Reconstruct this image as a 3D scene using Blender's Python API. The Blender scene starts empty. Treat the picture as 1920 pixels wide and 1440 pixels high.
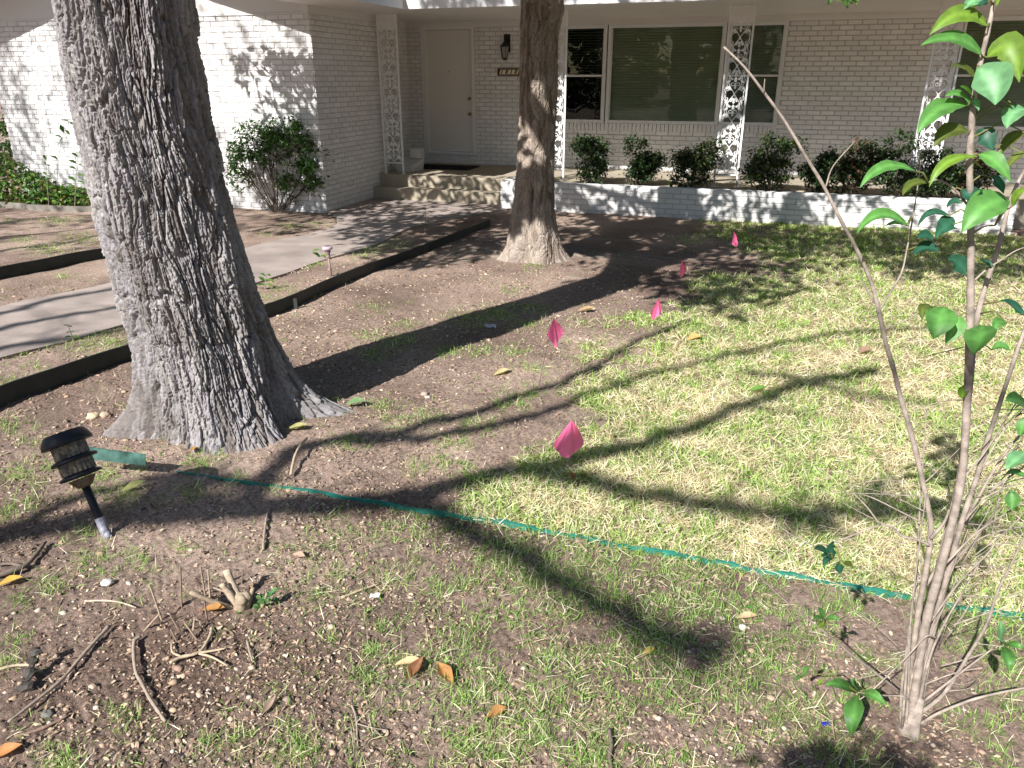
import bpy, math, random
import numpy as np
from mathutils import Vector, Matrix

random.seed(7); rng = np.random.default_rng(11)
C = bpy.context.scene.collection
SC = bpy.context.scene

# ------------------------------------------------------------------ camera, sky, sun, exposure
PSI = math.radians(18.3)          # the house front is turned by this much
TH = math.radians(21.9)           # camera pitch below the horizon
FPX = 1430.0
EYE = 1.65
cam_d = bpy.data.cameras.new("camera"); cam = bpy.data.objects.new("camera", cam_d); C.objects.link(cam)
cam.location = (0, 0, EYE); cam.rotation_euler = (math.pi/2 - TH, 0, 0)
cam_d.sensor_width = 36; cam_d.lens = FPX/1920*36; cam_d.clip_start = 0.05; cam_d.clip_end = 2000
SC.camera = cam
SUN_AZ = math.radians(35.0)       # direction the light travels, from +Y towards +X
SUN_EL = math.radians(38.0)
w = bpy.data.worlds.new("World"); SC.world = w; w.use_nodes = True
nt = w.node_tree; sky = nt.nodes.new("ShaderNodeTexSky"); sky.sky_type = 'NISHITA'; sky.sun_disc = False
sky.sun_elevation = SUN_EL; sky.sun_rotation = math.pi + SUN_AZ
sky.air_density = 1.0; sky.dust_density = 0.6; sky.ozone_density = 1.2
nt.links.new(sky.outputs[0], nt.nodes["Background"].inputs[0]); nt.nodes["Background"].inputs[1].default_value = 0.07
sun_d = bpy.data.lights.new("sun", 'SUN'); sun_d.energy = 5.0; sun_d.angle = math.radians(0.53); sun_d.color = (1.0, 0.975, 0.945)
sun = bpy.data.objects.new("sun", sun_d); C.objects.link(sun)
LDIR = Vector((math.cos(SUN_EL)*math.sin(SUN_AZ), math.cos(SUN_EL)*math.cos(SUN_AZ), -math.sin(SUN_EL)))
sun.rotation_euler = LDIR.to_track_quat('-Z', 'Y').to_euler(); sun.location = (-6, -10, 12)
SC.view_settings.view_transform = 'Standard'; SC.view_settings.look = 'None'
SC.view_settings.gamma = 1; SC.view_settings.exposure = 0.92
SC.cycles.max_bounces = 8; SC.cycles.diffuse_bounces = 4; SC.cycles.glossy_bounces = 3
SC.cycles.transmission_bounces = 4; SC.cycles.transparent_max_bounces = 12
SC.cycles.use_denoising = True
SC.cycles.sample_clamp_indirect = 6

# ------------------------------------------------------------------ frames
cP, sP = math.cos(PSI), math.sin(PSI)
cT, sT = math.cos(TH), math.sin(TH)
def W(s, d, z=0.0): return np.array([s*cP + d*sP, -s*sP + d*cP, z])       # house frame -> world
def to_sd(x, y): return x*cP - y*sP, x*sP + y*cP
def ray(px, py):
    u = (px-960)/FPX; v = (720-py)/FPX
    return np.array([u, cT+v*sT, -sT+v*cT])
def hashf(ix, iy, iz=0, seed=0):
    h = (ix.astype(np.int64)*374761393 + iy.astype(np.int64)*668265263 + np.int64(iz)*2147483647*0 + (np.asarray(iz).astype(np.int64))*1274126177 + seed*974634777) & 0x7fffffff
    h = ((h ^ (h >> 13))*1103515245 + 12345) & 0x7fffffff
    h = ((h ^ (h >> 15))*1540483477) & 0x7fffffff
    return (h ^ (h >> 14)) % 100003/100003.0
def vn2(x, y, seed=0, per=None):
    x = np.asarray(x, float); y = np.asarray(y, float)
    ix = np.floor(x).astype(np.int64); iy = np.floor(y).astype(np.int64); fx = x-ix; fy = y-iy
    fx = fx*fx*(3-2*fx); fy = fy*fy*(3-2*fy)
    a, b = (ix, ix+1) if per is None else (ix % per, (ix+1) % per)
    z = np.zeros_like(ix)
    v00 = hashf(a, iy, z, seed); v10 = hashf(b, iy, z, seed); v01 = hashf(a, iy+1, z, seed); v11 = hashf(b, iy+1, z, seed)
    return (v00*(1-fx)+v10*fx)*(1-fy)+(v01*(1-fx)+v11*fx)*fy
def fbm2(x, y, seed=0, octv=4, per=None):
    s = 0; a = .5; t = 0
    for o in range(octv):
        s = s + a*vn2(np.asarray(x)*2**o, np.asarray(y)*2**o, seed+o*17, None if per is None else per*2**o); t += a; a *= .5
    return s/t
def sstep(a, b, x): t = np.clip((x-a)/(b-a), 0, 1); return t*t*(3-2*t)
def G(x, y):
    x = np.asarray(x, float); y = np.asarray(y, float)
    d = x*sP + y*cP
    return -.025*np.clip(d-1.5, 0, 8) + .022*(vn2(x*1.7+31, y*1.7+17, 3)-.5)*sstep(12, 10, d)
def gp(px, py, up=0.0):
    r = ray(px, py); z = 0.0
    for _ in range(25):
        P = r*((z-EYE)/r[2]); z = float(G(P[0], P[1])) + up
    return np.array([P[0], P[1], z])
def at_y(px, py, Y):
    r = ray(px, py); P = r*(Y/r[1]); return P + np.array([0, 0, EYE])
def at_d(px, py, d):                                                       # on the house-parallel plane at depth d; returns s, z
    r = ray(px, py); k = d/(r[0]*sP + r[1]*cP); P = r*k
    return P[0]*cP - P[1]*sP, P[2] + EYE
def proj(P):
    P = np.asarray(P, float); x = P[..., 0]; y = P[..., 1]; z = P[..., 2]-EYE
    dd = y*cT - z*sT; u = y*sT + z*cT
    dd = np.where(dd < .05, .05, dd)
    return 960+FPX*x/dd, 720-FPX*u/dd
L = np.array(LDIR)
def lift(P, h): return np.asarray(P, float) - L*(h/ -L[2])*1.0             # the point h higher, up the sun ray

# ------------------------------------------------------------------ materials
def mat(name): m = bpy.data.materials.new(name); m.use_nodes = True; return m, m.node_tree.nodes, m.node_tree.links, m.node_tree.nodes["Principled BSDF"]
def simple(name, col, rough=.6, var=.15, scale=8, bump=0, metal=0, spec=.3, bscale=None):
    m, n, l, b = mat(name)
    tc = n.new("ShaderNodeTexCoord"); no = n.new("ShaderNodeTexNoise"); no.inputs["Scale"].default_value = scale; no.inputs["Detail"].default_value = 6
    l.new(tc.outputs["Object"], no.inputs["Vector"])
    r = n.new("ShaderNodeValToRGB"); r.color_ramp.elements[0].position = .3; r.color_ramp.elements[1].position = .7
    c = np.array(col)
    r.color_ramp.elements[0].color = (*np.clip(c*(1-var), 0, 1), 1); r.color_ramp.elements[1].color = (*np.clip(c*(1+var), 0, 1), 1)
    l.new(no.outputs["Fac"], r.inputs[0]); l.new(r.outputs[0], b.inputs["Base Color"])
    b.inputs["Roughness"].default_value = rough; b.inputs["Metallic"].default_value = metal; b.inputs["Specular IOR Level"].default_value = spec
    if bump:
        nb = n.new("ShaderNodeTexNoise"); nb.inputs["Scale"].default_value = bscale or scale*6; nb.inputs["Detail"].default_value = 5
        l.new(tc.outputs["Object"], nb.inputs["Vector"])
        bp = n.new("ShaderNodeBump"); bp.inputs["Strength"].default_value = 1; bp.inputs["Distance"].default_value = bump
        l.new(nb.outputs["Fac"], bp.inputs["Height"]); l.new(bp.outputs[0], b.inputs["Normal"])
    return m
def colmat(name, rough=.7, spec=.25, trans=0.0, var=.12, scale=30, bump=0, gain=1.0):
    """colour comes from the mesh's own colour attribute, with a fine noise on top"""
    m, n, l, b = mat(name)
    at = n.new("ShaderNodeVertexColor"); at.layer_name = "Col"
    tc = n.new("ShaderNodeTexCoord"); no = n.new("ShaderNodeTexNoise"); no.inputs["Scale"].default_value = scale; no.inputs["Detail"].default_value = 4
    l.new(tc.outputs["Object"], no.inputs["Vector"])
    mr = n.new("ShaderNodeMapRange"); mr.inputs[1].default_value = .25; mr.inputs[2].default_value = .75
    mr.inputs[3].default_value = (1-var)*gain; mr.inputs[4].default_value = (1+var)*gain
    l.new(no.outputs["Fac"], mr.inputs[0])
    mx = n.new("ShaderNodeVectorMath"); mx.operation = 'SCALE'; l.new(at.outputs[0], mx.inputs[0]); l.new(mr.outputs[0], mx.inputs[3])
    l.new(mx.outputs[0], b.inputs["Base Color"]); b.inputs["Roughness"].default_value = rough; b.inputs["Specular IOR Level"].default_value = spec
    if bump:
        bp = n.new("ShaderNodeBump"); bp.inputs["Distance"].default_value = bump; l.new(no.outputs["Fac"], bp.inputs["Height"]); l.new(bp.outputs[0], b.inputs["Normal"])
    if trans:
        out = n["Material Output"]; tr = n.new("ShaderNodeBsdfTranslucent"); ms = n.new("ShaderNodeMixShader"); ms.inputs[0].default_value = trans
        hs = n.new("ShaderNodeMixRGB"); hs.blend_type = 'MULTIPLY'; hs.inputs[0].default_value = 1; hs.inputs[2].default_value = (1.5, 1.6, .6, 1)
        l.new(mx.outputs[0], hs.inputs[1]); l.new(hs.outputs[0], tr.inputs[0])
        l.new(b.outputs[0], ms.inputs[1]); l.new(tr.outputs[0], ms.inputs[2]); l.new(ms.outputs[0], out.inputs[0])
    return m

M = {}
M['paint_brick'] = simple('white_painted_brick', (.74, .725, .71), .55, .06, 3.0, .0012, bscale=60)
M['paint_trim'] = simple('white_painted_trim', (.74, .72, .70), .45, .03, 2.0)
M['paint_siding'] = simple('white_painted_siding', (.73, .71, .68), .5, .03, 1.2)
M['door'] = simple('grey_white_door_paint', (.70, .67, .63), .42, .02, 1.5)
M['iron'] = simple('white_painted_iron', (.80, .79, .78), .42, .05, 14)
M['concrete'] = simple('path_concrete', (.315, .26, .23), .88, .26, 2.6, .0025, bscale=70)
M['step'] = simple('buff_concrete', (.36, .31, .235), .8, .12, 3.0, .001, bscale=80)
M['blind'] = simple('window_blind', (.46, .48, .38), .6, .08, 3)
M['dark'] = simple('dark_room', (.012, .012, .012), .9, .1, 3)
M['alu'] = simple('window_aluminium', (.68, .685, .69), .4, .05, 3)
M['edging'] = simple('dark_green_edging_steel', (.030, .036, .032), .55, .25, 9, .0006)
M['greenstrip'] = simple('green_plastic_edging', (.022, .17, .13), .5, .3, 14, .0006)
M['greenworn'] = simple('worn_green_edging', (.055, .13, .105), .6, .5, 25, .0008)
M['timber'] = simple('grey_timber_edging', (.20, .18, .155), .85, .2, 6, .002)
M['black'] = simple('black_plastic', (.014, .015, .02), .45, .2, 12, .0004)
M['wire'] = simple('flag_wire', (.30, .27, .24), .5, .1, 10, metal=.6)
M['mat'] = simple('black_door_mat', (.018, .017, .017), .95, .3, 40, .003)
M['brass'] = simple('worn_brass', (.42, .33, .18), .35, .1, 10, metal=.9)
M['plaque'] = simple('brown_plaque', (.10, .035, .02), .5, .2, 10)
M['cream'] = simple('cream_tile', (.80, .74, .54), .35, .05, 10)
M['ink'] = simple('dark_numerals', (.02, .018, .015), .5, .1, 10)
M['roof'] = simple('grey_shingle', (.16, .15, .14), .9, .25, 6, .004)
M['mulch'] = simple('dark_planter_soil', (.045, .032, .024), .95, .4, 12, .01)
M['block'] = simple('chalk_white_block', (.50, .48, .45), .8, .08, 6, .002)
M['brickwork'] = colmat('white_painted_brick', .55, .3, 0, .05, 5, .0006)
M['bark'] = colmat('furrowed_bark', .9, .12, 0, .28, 55, .003)
M['bark2'] = colmat('plated_bark', .9, .12, 0, .25, 60, .003)
M['twig'] = simple('grey_brown_twig', (.285, .235, .195), .82, .42, 38, .0016, bscale=160)
M['shrub_stem'] = simple('dark_shrub_stem', (.115, .09, .068), .85, .3, 20, .001)
M['branch'] = simple('canopy_limb_bark', (.16, .13, .105), .9, .3, 12, .004)
M['leaf_big'] = colmat('glossy_sapling_leaf', .46, .36, .30, .20, 55, .0006)
M['leaf'] = colmat('shrub_leaf', .45, .40, .22, .10, 30)
M['leaf_crown'] = colmat('crown_leaf', .5, .35, .18, .10, 20)
M['grass'] = colmat('grass_blade', .6, .25, .32, .12, 20)
M['litter'] = colmat('litter_flake', .85, .15, 0, .25, 60)
M['stone'] = colmat('pebble', .8, .2, 0, .18, 90)
M['dead_leaf'] = colmat('dead_leaf', .6, .25, .22, .25, 45)
M['deadwood'] = colmat('dead_wood', .85, .15, 0, .3, 60, .0015)
M['flag'] = colmat('pink_flag_film', .38, .4, .12, .05, 20)
def glass():
    m, n, l, b = mat('window_glass'); out = n["Material Output"]
    tr = n.new("ShaderNodeBsdfTransparent"); tr.inputs[0].default_value = (.80, .86, .78, 1)
    gl = n.new("ShaderNodeBsdfGlossy"); gl.inputs["Roughness"].default_value = .015; gl.inputs[0].default_value = (.9, .95, .9, 1)
    fr = n.new("ShaderNodeFresnel"); fr.inputs[0].default_value = 1.42
    no = n.new("ShaderNodeTexNoise"); no.inputs["Scale"].default_value = 1.3; tc = n.new("ShaderNodeTexCoord"); l.new(tc.outputs["Object"], no.inputs["Vector"])
    bp = n.new("ShaderNodeBump"); bp.inputs["Distance"].default_value = .004; l.new(no.outputs[0], bp.inputs["Height"]); l.new(bp.outputs[0], gl.inputs["Normal"])
    ms = n.new("ShaderNodeMixShader"); l.new(fr.outputs[0], ms.inputs[0]); l.new(tr.outputs[0], ms.inputs[1]); l.new(gl.outputs[0], ms.inputs[2]); l.new(ms.outputs[0], out.inputs[0])
    return m
M['glass'] = glass()
def lens_mat():
    m, n, l, b = mat('yellowed_lens'); b.inputs["Base Color"].default_value = (.42, .34, .19, 1); b.inputs["Roughness"].default_value = .3
    tc = n.new("ShaderNodeTexCoord"); no = n.new("ShaderNodeTexNoise"); no.inputs["Scale"].default_value = 60; l.new(tc.outputs["Object"], no.inputs["Vector"])
    r = n.new("ShaderNodeValToRGB"); r.color_ramp.elements[0].color = (.06, .045, .03, 1); r.color_ramp.elements[1].color = (.27, .21, .125, 1)
    r.color_ramp.elements[0].position = .35; r.color_ramp.elements[1].position = .65
    l.new(no.outputs[0], r.inputs[0]); l.new(r.outputs[0], b.inputs["Base Color"]); return m
M['lens'] = lens_mat()
def soil_mat():
    m, n, l, b = mat('bare_soil')
    tc = n.new("ShaderNodeTexCoord")
    def noise(sc, det=6, rough=.6):
        x = n.new("ShaderNodeTexNoise"); x.inputs["Scale"].default_value = sc; x.inputs["Detail"].default_value = det; x.inputs["Roughness"].default_value = rough
        l.new(tc.outputs["Object"], x.inputs["Vector"]); return x
    def ramp(src, stops):
        r = n.new("ShaderNodeValToRGB"); e = r.color_ramp.elements
        for k, (p, c) in enumerate(stops):
            el = e[k] if k < 2 else e.new(p)
            el.position = p; el.color = (*c, 1)
        l.new(src, r.inputs[0]); return r
    a = ramp(noise(1.1, 5).outputs[0], [(.30, (.22, .160, .132)), (.66, (.46, .355, .29))])
    f = ramp(noise(60, 8, .7).outputs[0], [(.36, (.36, .34, .33)), (.58, (1.22, 1.17, 1.13))])
    mx = n.new("ShaderNodeMixRGB"); mx.blend_type = 'MULTIPLY'; mx.inputs[0].default_value = .85; l.new(a.outputs[0], mx.inputs[1]); l.new(f.outputs[0], mx.inputs[2])
    v = n.new("ShaderNodeTexVoronoi"); v.inputs["Scale"].default_value = 75; l.new(tc.outputs["Object"], v.inputs["Vector"])
    vr = ramp(v.outputs["Distance"], [(.16, (1, 1, 1)), (.30, (0, 0, 0))])
    nz = ramp(noise(23, 3).outputs[0], [(.58, (0, 0, 0)), (.70, (1, 1, 1))])
    mm = n.new("ShaderNodeMath"); mm.operation = 'MULTIPLY'; l.new(vr.outputs[0], mm.inputs[0]); l.new(nz.outputs[0], mm.inputs[1])
    mx2 = n.new("ShaderNodeMixRGB"); l.new(mm.outputs[0], mx2.inputs[0]); l.new(mx.outputs[0], mx2.inputs[1]); mx2.inputs[2].default_value = (.36, .26, .19, 1)
    at = n.new("ShaderNodeVertexColor"); at.layer_name = "Col"; mx3 = n.new("ShaderNodeMixRGB"); mx3.blend_type = 'MULTIPLY'; mx3.inputs[0].default_value = 1
    l.new(mx2.outputs[0], mx3.inputs[1]); l.new(at.outputs[0], mx3.inputs[2])
    l.new(mx3.outputs[0], b.inputs["Base Color"]); b.inputs["Roughness"].default_value = .95; b.inputs["Specular IOR Level"].default_value = .12
    bn = noise(140, 6, .75); bp = n.new("ShaderNodeBump"); bp.inputs["Distance"].default_value = .010; l.new(bn.outputs[0], bp.inputs["Height"]); l.new(bp.outputs[0], b.inputs["Normal"])
    return m
M['soil'] = soil_mat()

# ------------------------------------------------------------------ mesh helpers
ORI = {}                                     # frame origin each object's vertices are measured from
def raw_mesh(name, V, F, m, col=None, smooth=False):
    me = bpy.data.meshes.new(name); V = np.asarray(V, np.float32)
    if isinstance(F, np.ndarray): F = [F]
    if F and isinstance(F[0], np.ndarray):
        tot = np.concatenate([np.full(len(f), f.shape[1], np.int32) for f in F]); idx = np.concatenate([f.ravel() for f in F]).astype(np.int32)
    else:
        tot = np.array([len(f) for f in F], np.int32); idx = np.array([i for f in F for i in f], np.int32)
    st = np.concatenate([[0], np.cumsum(tot)[:-1]]).astype(np.int32)
    me.vertices.add(len(V)); me.vertices.foreach_set('co', V.ravel())
    me.loops.add(len(idx)); me.loops.foreach_set('vertex_index', idx)
    me.polygons.add(len(tot)); me.polygons.foreach_set('loop_start', st); me.polygons.foreach_set('loop_total', tot)
    me.polygons.foreach_set('use_smooth', np.full(len(tot), bool(smooth)))
    me.update(calc_edges=True)
    if col is not None:
        a = me.color_attributes.new('Col', 'FLOAT_COLOR', 'POINT'); c = np.ones((len(V), 4), np.float32); c[:, :3] = col; a.data.foreach_set('color', c.ravel())
    me.materials.append(m); return me
def obj(name, V, F, m, parent=None, origin=None, col=None, smooth=False):
    V = np.asarray(V, float)
    o0 = ORI[parent.name] if parent else (np.asarray(origin, float) if origin is not None else np.zeros(3))
    me = raw_mesh(name, V-o0, F, m, col, smooth)
    o = bpy.data.objects.new(name, me); C.objects.link(o); ORI[o.name] = o0
    if parent: o.parent = parent
    else: o.location = o0
    return o
def thing(name, label, cat, loc, group=None, house=False):
    o = bpy.data.objects.new(name, None); C.objects.link(o); o.empty_display_size = .1
    loc = np.asarray(loc, float); ORI[o.name] = loc
    if house: o.location = W(*loc); o.rotation_euler = (0, 0, -PSI)
    else: o.location = loc
    tag(o, label, cat, group); return o
def tag(o, label, cat, group=None, kind=None):
    if label: o['label'] = label
    if cat: o['category'] = cat
    if group: o['group'] = group
    if kind: o['kind'] = kind
    return o
class MB:
    def __init__(s): s.V = []; s.F = []; s.K = []; s.c = (1, 1, 1)
    def add(s, V, F, c=None):
        b = len(s.V); s.V += [tuple(v) for v in V]; s.F += [tuple(i+b for i in f) for f in F]; s.K += [tuple(c if c is not None else s.c)]*len(V)
    def box(s, a, b):
        x0, y0, z0 = a; x1, y1, z1 = b
        s.add([(x0, y0, z0), (x1, y0, z0), (x1, y1, z0), (x0, y1, z0), (x0, y0, z1), (x1, y0, z1), (x1, y1, z1), (x0, y1, z1)],
              [(0, 3, 2, 1), (4, 5, 6, 7), (0, 1, 5, 4), (1, 2, 6, 5), (2, 3, 7, 6), (3, 0, 4, 7)])
    def tube(s, P, R, n=8, c=None, cap=True, jit=0, flat=1.0):
        P = [np.asarray(p, float) for p in P]; m = len(P)
        if not hasattr(R, '__len__'): R = [R]*m
        V = []; T0 = None; U = None
        for i in range(m):
            t = P[min(i+1, m-1)]-P[max(i-1, 0)]; t = t/(np.linalg.norm(t)+1e-9)
            if U is None:
                U = np.cross(t, (0, 0, 1.)) if abs(t[2]) < .9 else np.cross(t, (0, 1., 0)); U /= np.linalg.norm(U)
            else:
                U = U - t*(U@t); U /= np.linalg.norm(U)+1e-9
            B = np.cross(t, U)
            for k in range(n):
                a = 2*math.pi*k/n; r = R[i]*(1+(random.uniform(-jit, jit) if jit else 0))
                V.append(P[i]+U*math.cos(a)*r+B*math.sin(a)*r*flat)
        F = [(i*n+k, i*n+(k+1) % n, (i+1)*n+(k+1) % n, (i+1)*n+k) for i in range(m-1) for k in range(n)]
        if cap: F += [tuple(range(n))[::-1], tuple((m-1)*n+k for k in range(n))]
        s.add(V, F, c)
    def lathe(s, O, ax, prof, n=24, c=None):
        """prof = [(height along ax, radius)]"""
        O = np.asarray(O, float); ax = np.asarray(ax, float)/np.linalg.norm(ax)
        U = np.cross(ax, (0, 1., .1)); U /= np.linalg.norm(U); B = np.cross(ax, U); V = []
        for h, r in prof:
            for k in range(n): a = 2*math.pi*k/n; V.append(O+ax*h+(U*math.cos(a)+B*math.sin(a))*r)
        m = len(prof); F = [(i*n+k, i*n+(k+1) % n, (i+1)*n+(k+1) % n, (i+1)*n+k) for i in range(m-1) for k in range(n)]
        F += [tuple(range(n))[::-1], tuple((m-1)*n+k for k in range(n))]
        s.add(V, F, c)
    def build(s, name, m, parent=None, origin=None, smooth=False):
        return obj(name, s.V, s.F, m, parent, origin, np.array(s.K) if s.K else None, smooth)
def spl(P, k=6):
    """smooth polyline through the points"""
    P = [np.asarray(p, float) for p in P]
    if len(P) < 3: return [P[0]+(P[-1]-P[0])*t for t in np.linspace(0, 1, k+1)]
    Q = [2*P[0]-P[1]]+P+[2*P[-1]-P[-2]]; out = []
    for i in range(1, len(Q)-2):
        for j in range(k):
            t = j/k; a, b, c, d = Q[i-1:i+3]
            out.append(.5*((2*b)+(c-a)*t+(2*a-5*b+4*c-d)*t*t+(3*b-a-3*c+d)*t**3))
    out.append(P[-1]); return out
def lerp_r(r0, r1, n): return [r0+(r1-r0)*i/(n-1) for i in range(n)]
def leaf_geo(mb, B, Mp, T, wid, up, col, fold=.18, n=7, shape=.42, vein=False, twist=0.0, wave=0.0):
    """a folded leaf blade along base-mid-tip; up = rough blade normal"""
    B, Mp, T, up = (np.asarray(v, float) for v in (B, Mp, T, up)); V = []; F = []
    for i in range(n+1):
        t = i/n; p = (1-t)**2*B+2*t*(1-t)*(2*Mp-.5*B-.5*T)+t*t*T; tn = 2*(1-t)*((2*Mp-.5*B-.5*T)-B)+2*t*(T-(2*Mp-.5*B-.5*T))
        tn /= np.linalg.norm(tn)+1e-9; sd = np.cross(tn, up); sd /= np.linalg.norm(sd)+1e-9; nn = np.cross(sd, tn)
        if twist: ct, st_ = math.cos(twist*t), math.sin(twist*t); sd, nn = sd*ct+nn*st_, nn*ct-sd*st_
        wv = wave*wid*math.sin(i*1.9+twist*5)
        k = (t/shape)**.75 if t < shape else max(0, (1-((t-shape)/(1-shape))**1.75))
        h = wid*.5*k+.0004
        V += [p-sd*h+nn*(h*fold+wv), p-sd*h*.5+nn*h*fold*.35, p-nn*h*fold*.12, p+sd*h*.5+nn*h*fold*.35, p+sd*h*.97+nn*(h*fold-wv*.8)]
    for i in range(n):
        for k in range(4): a = i*5+k; F.append((a, a+1, a+6, a+5))
    b0 = len(mb.K); mb.add(V, F, col)
    if vein:
        for i in range(n+1):
            for k in range(5):
                q = 1.5 if k == 2 else (1.0+.04*((i % 2)*2-1)+.08*math.sin(i*1.7+k)); mb.K[b0+i*5+k] = tuple(min(1, c*q) for c in col)
def leaf_cloud(pts, size, cols, updir=None, seed=1, aspect=.5, fold=.25, droop=.25):
    """many small leaves at once: 6-vertex folded blades, colours picked per leaf"""
    r = np.random.default_rng(seed); n = len(pts); pts = np.asarray(pts, float)
    a = r.uniform(0, 2*np.pi, n); el = r.normal(-droop, .5, n)
    D = np.stack([np.cos(a)*np.cos(el), np.sin(a)*np.cos(el), np.sin(el)], 1)
    N = np.stack([r.normal(0, .5, n), r.normal(0, .5, n), np.full(n, 1.0)], 1)
    if updir is not None: N = N+np.asarray(updir)
    S = np.cross(D, N); S /= np.linalg.norm(S, axis=1, keepdims=True)+1e-9; N = np.cross(S, D)
    l = size*r.uniform(.6, 1.25, n)[:, None]; wd = l*aspect*.5*r.uniform(.8, 1.2, n)[:, None]
    b = pts; m1 = pts+D*l*.45; t = pts+D*l-N*l*.12
    V = np.stack([b, m1-S*wd+N*wd*fold, m1-N*0, m1+S*wd+N*wd*fold, t, m1-N*.0], 1)
    V = V[:, :5].reshape(-1, 3); k = np.arange(n)[:, None]*5
    F = np.concatenate([k+np.array([[0, 1, 2]]), k+np.array([[0, 2, 3]]), k+np.array([[1, 4, 2]]), k+np.array([[2, 4, 3]])], 0)
    cols = np.asarray(cols, float); ci = cols[r.integers(0, len(cols), n)]*r.uniform(.75, 1.25, n)[:, None]
    return V, F, np.repeat(ci, 5, 0)

# ------------------------------------------------------------------ ground
PATH_LOW = [(-400, 800), (0, 674), (130, 641), (245, 607), (360, 570), (484, 531), (540, 513), (578, 499), (623, 484), (682, 468), (723, 452), (771, 428), (850, 411), (960, 392)]
PATH_UP = [(-400, 675), (0, 577), (100, 555), (215, 530), (340, 497), (465, 465), (533, 449), (582, 439), (618, 428), (633, 419), (630, 408), (612, 399)]
path_poly = [gp(*p)[:2] for p in PATH_LOW] + [W(-3.75, 11.40)[:2], W(-6.17, 11.40)[:2]] + [gp(*p)[:2] for p in PATH_UP[::-1]]
def inpoly(x, y, poly):
    x = np.asarray(x); y = np.asarray(y); ins = np.zeros(x.shape, bool); n = len(poly)
    for i in range(n):
        x0, y0 = poly[i]; x1, y1 = poly[(i+1) % n]
        c = ((y0 > y) != (y1 > y)); ins ^= c & (x < (x1-x0)*(y-y0)/(y1-y0+1e-12)+x0)
    return ins
def ground_bumps(x, y, r):
    near = sstep(9, 3, r)
    clump = sstep(.45, .75, fbm2(x*5+9, y*5, 55, 3))
    return (.020*(fbm2(x*4, y*4, 21, 3)-.5) + (.012+.008*clump)*(fbm2(x*17, y*17, 22, 3)-.5)*(.4+.6*near) + .010*(vn2(x*70, y*70, 23)-.5)*near + .007*(vn2(x*130, y*130, 29)-.5)*sstep(5, 2, r))
def build_ground():
    th = np.radians(np.concatenate([np.linspace(-180, -55, 50)[:-1], np.linspace(-55, 55, 720), np.linspace(55, 180, 50)[1:-1]]))
    rr = np.concatenate([np.geomspace(.5, 15, 520), np.geomspace(15, 600, 42)[1:]])
    R, T = np.meshgrid(rr, th, indexing='ij'); X = R*np.sin(T); Y = R*np.cos(T)
    Z = G(X, Y) + ground_bumps(X, Y, R)
    ip = inpoly(X, Y, path_poly); Z = np.where(ip, G(X, Y)-.05, Z)
    Z = np.where(R > 30, Z-.02, Z)
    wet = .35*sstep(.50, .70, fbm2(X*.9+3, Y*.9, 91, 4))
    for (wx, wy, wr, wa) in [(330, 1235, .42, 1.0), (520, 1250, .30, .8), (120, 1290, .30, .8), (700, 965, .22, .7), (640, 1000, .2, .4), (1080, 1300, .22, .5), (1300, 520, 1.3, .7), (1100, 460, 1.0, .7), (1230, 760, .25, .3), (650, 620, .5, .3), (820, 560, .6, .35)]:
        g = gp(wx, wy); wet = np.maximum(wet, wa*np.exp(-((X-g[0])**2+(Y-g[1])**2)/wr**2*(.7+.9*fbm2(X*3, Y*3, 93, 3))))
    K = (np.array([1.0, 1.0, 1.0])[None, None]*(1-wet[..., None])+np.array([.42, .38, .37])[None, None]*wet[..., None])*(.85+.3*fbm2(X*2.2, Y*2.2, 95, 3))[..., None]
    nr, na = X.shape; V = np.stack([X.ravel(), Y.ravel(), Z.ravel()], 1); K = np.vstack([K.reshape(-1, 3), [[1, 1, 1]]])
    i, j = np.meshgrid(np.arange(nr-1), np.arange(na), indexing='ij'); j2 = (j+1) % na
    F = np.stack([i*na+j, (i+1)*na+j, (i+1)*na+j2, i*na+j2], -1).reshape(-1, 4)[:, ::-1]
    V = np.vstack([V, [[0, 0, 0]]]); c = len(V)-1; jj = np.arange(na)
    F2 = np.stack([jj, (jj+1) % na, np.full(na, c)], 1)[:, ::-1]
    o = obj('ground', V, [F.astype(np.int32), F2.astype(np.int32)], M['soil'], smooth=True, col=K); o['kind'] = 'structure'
build_ground()
def build_path():
    # a sheet with a few expansion joints, lying on the soil
    n = 60
    lo = np.array(spl([gp(*p)[:2] for p in PATH_LOW], 8)); up = np.array(spl([gp(*p)[:2] for p in PATH_UP[:9]], 8))
    poly = [tuple(p) for p in spl([np.append(gp(*p)[:2], 0) for p in PATH_LOW], 6)] + [tuple(W(-3.75, 11.398)), tuple(W(-6.165, 11.398)), tuple(W(-6.165, 9.95))] + [tuple(p) for p in spl([np.append(gp(*p)[:2], 0) for p in PATH_UP[:-1][::-1]], 6)]
    me_v = []
    for p in poly: me_v.append((p[0], p[1], float(G(p[0], p[1]))+.012))
    import bmesh
    bm = bmesh.new(); vs = [bm.verts.new(v) for v in me_v]; f = bm.faces.new(vs)
    r = bmesh.ops.extrude_face_region(bm, geom=[f]); 
    for v in [g for g in r['geom'] if isinstance(g, bmesh.types.BMVert)]: v.co.z -= .08
    bmesh.ops.triangulate(bm, faces=bm.faces[:]); bmesh.ops.recalc_face_normals(bm, faces=bm.faces[:])
    me = bpy.data.meshes.new('path'); bm.to_mesh(me); bm.free(); me.materials.append(M['concrete'])
    o = bpy.data.objects.new('path', me); C.objects.link(o); o['kind'] = 'structure'; ORI[o.name] = np.zeros(3)
build_path()

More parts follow.
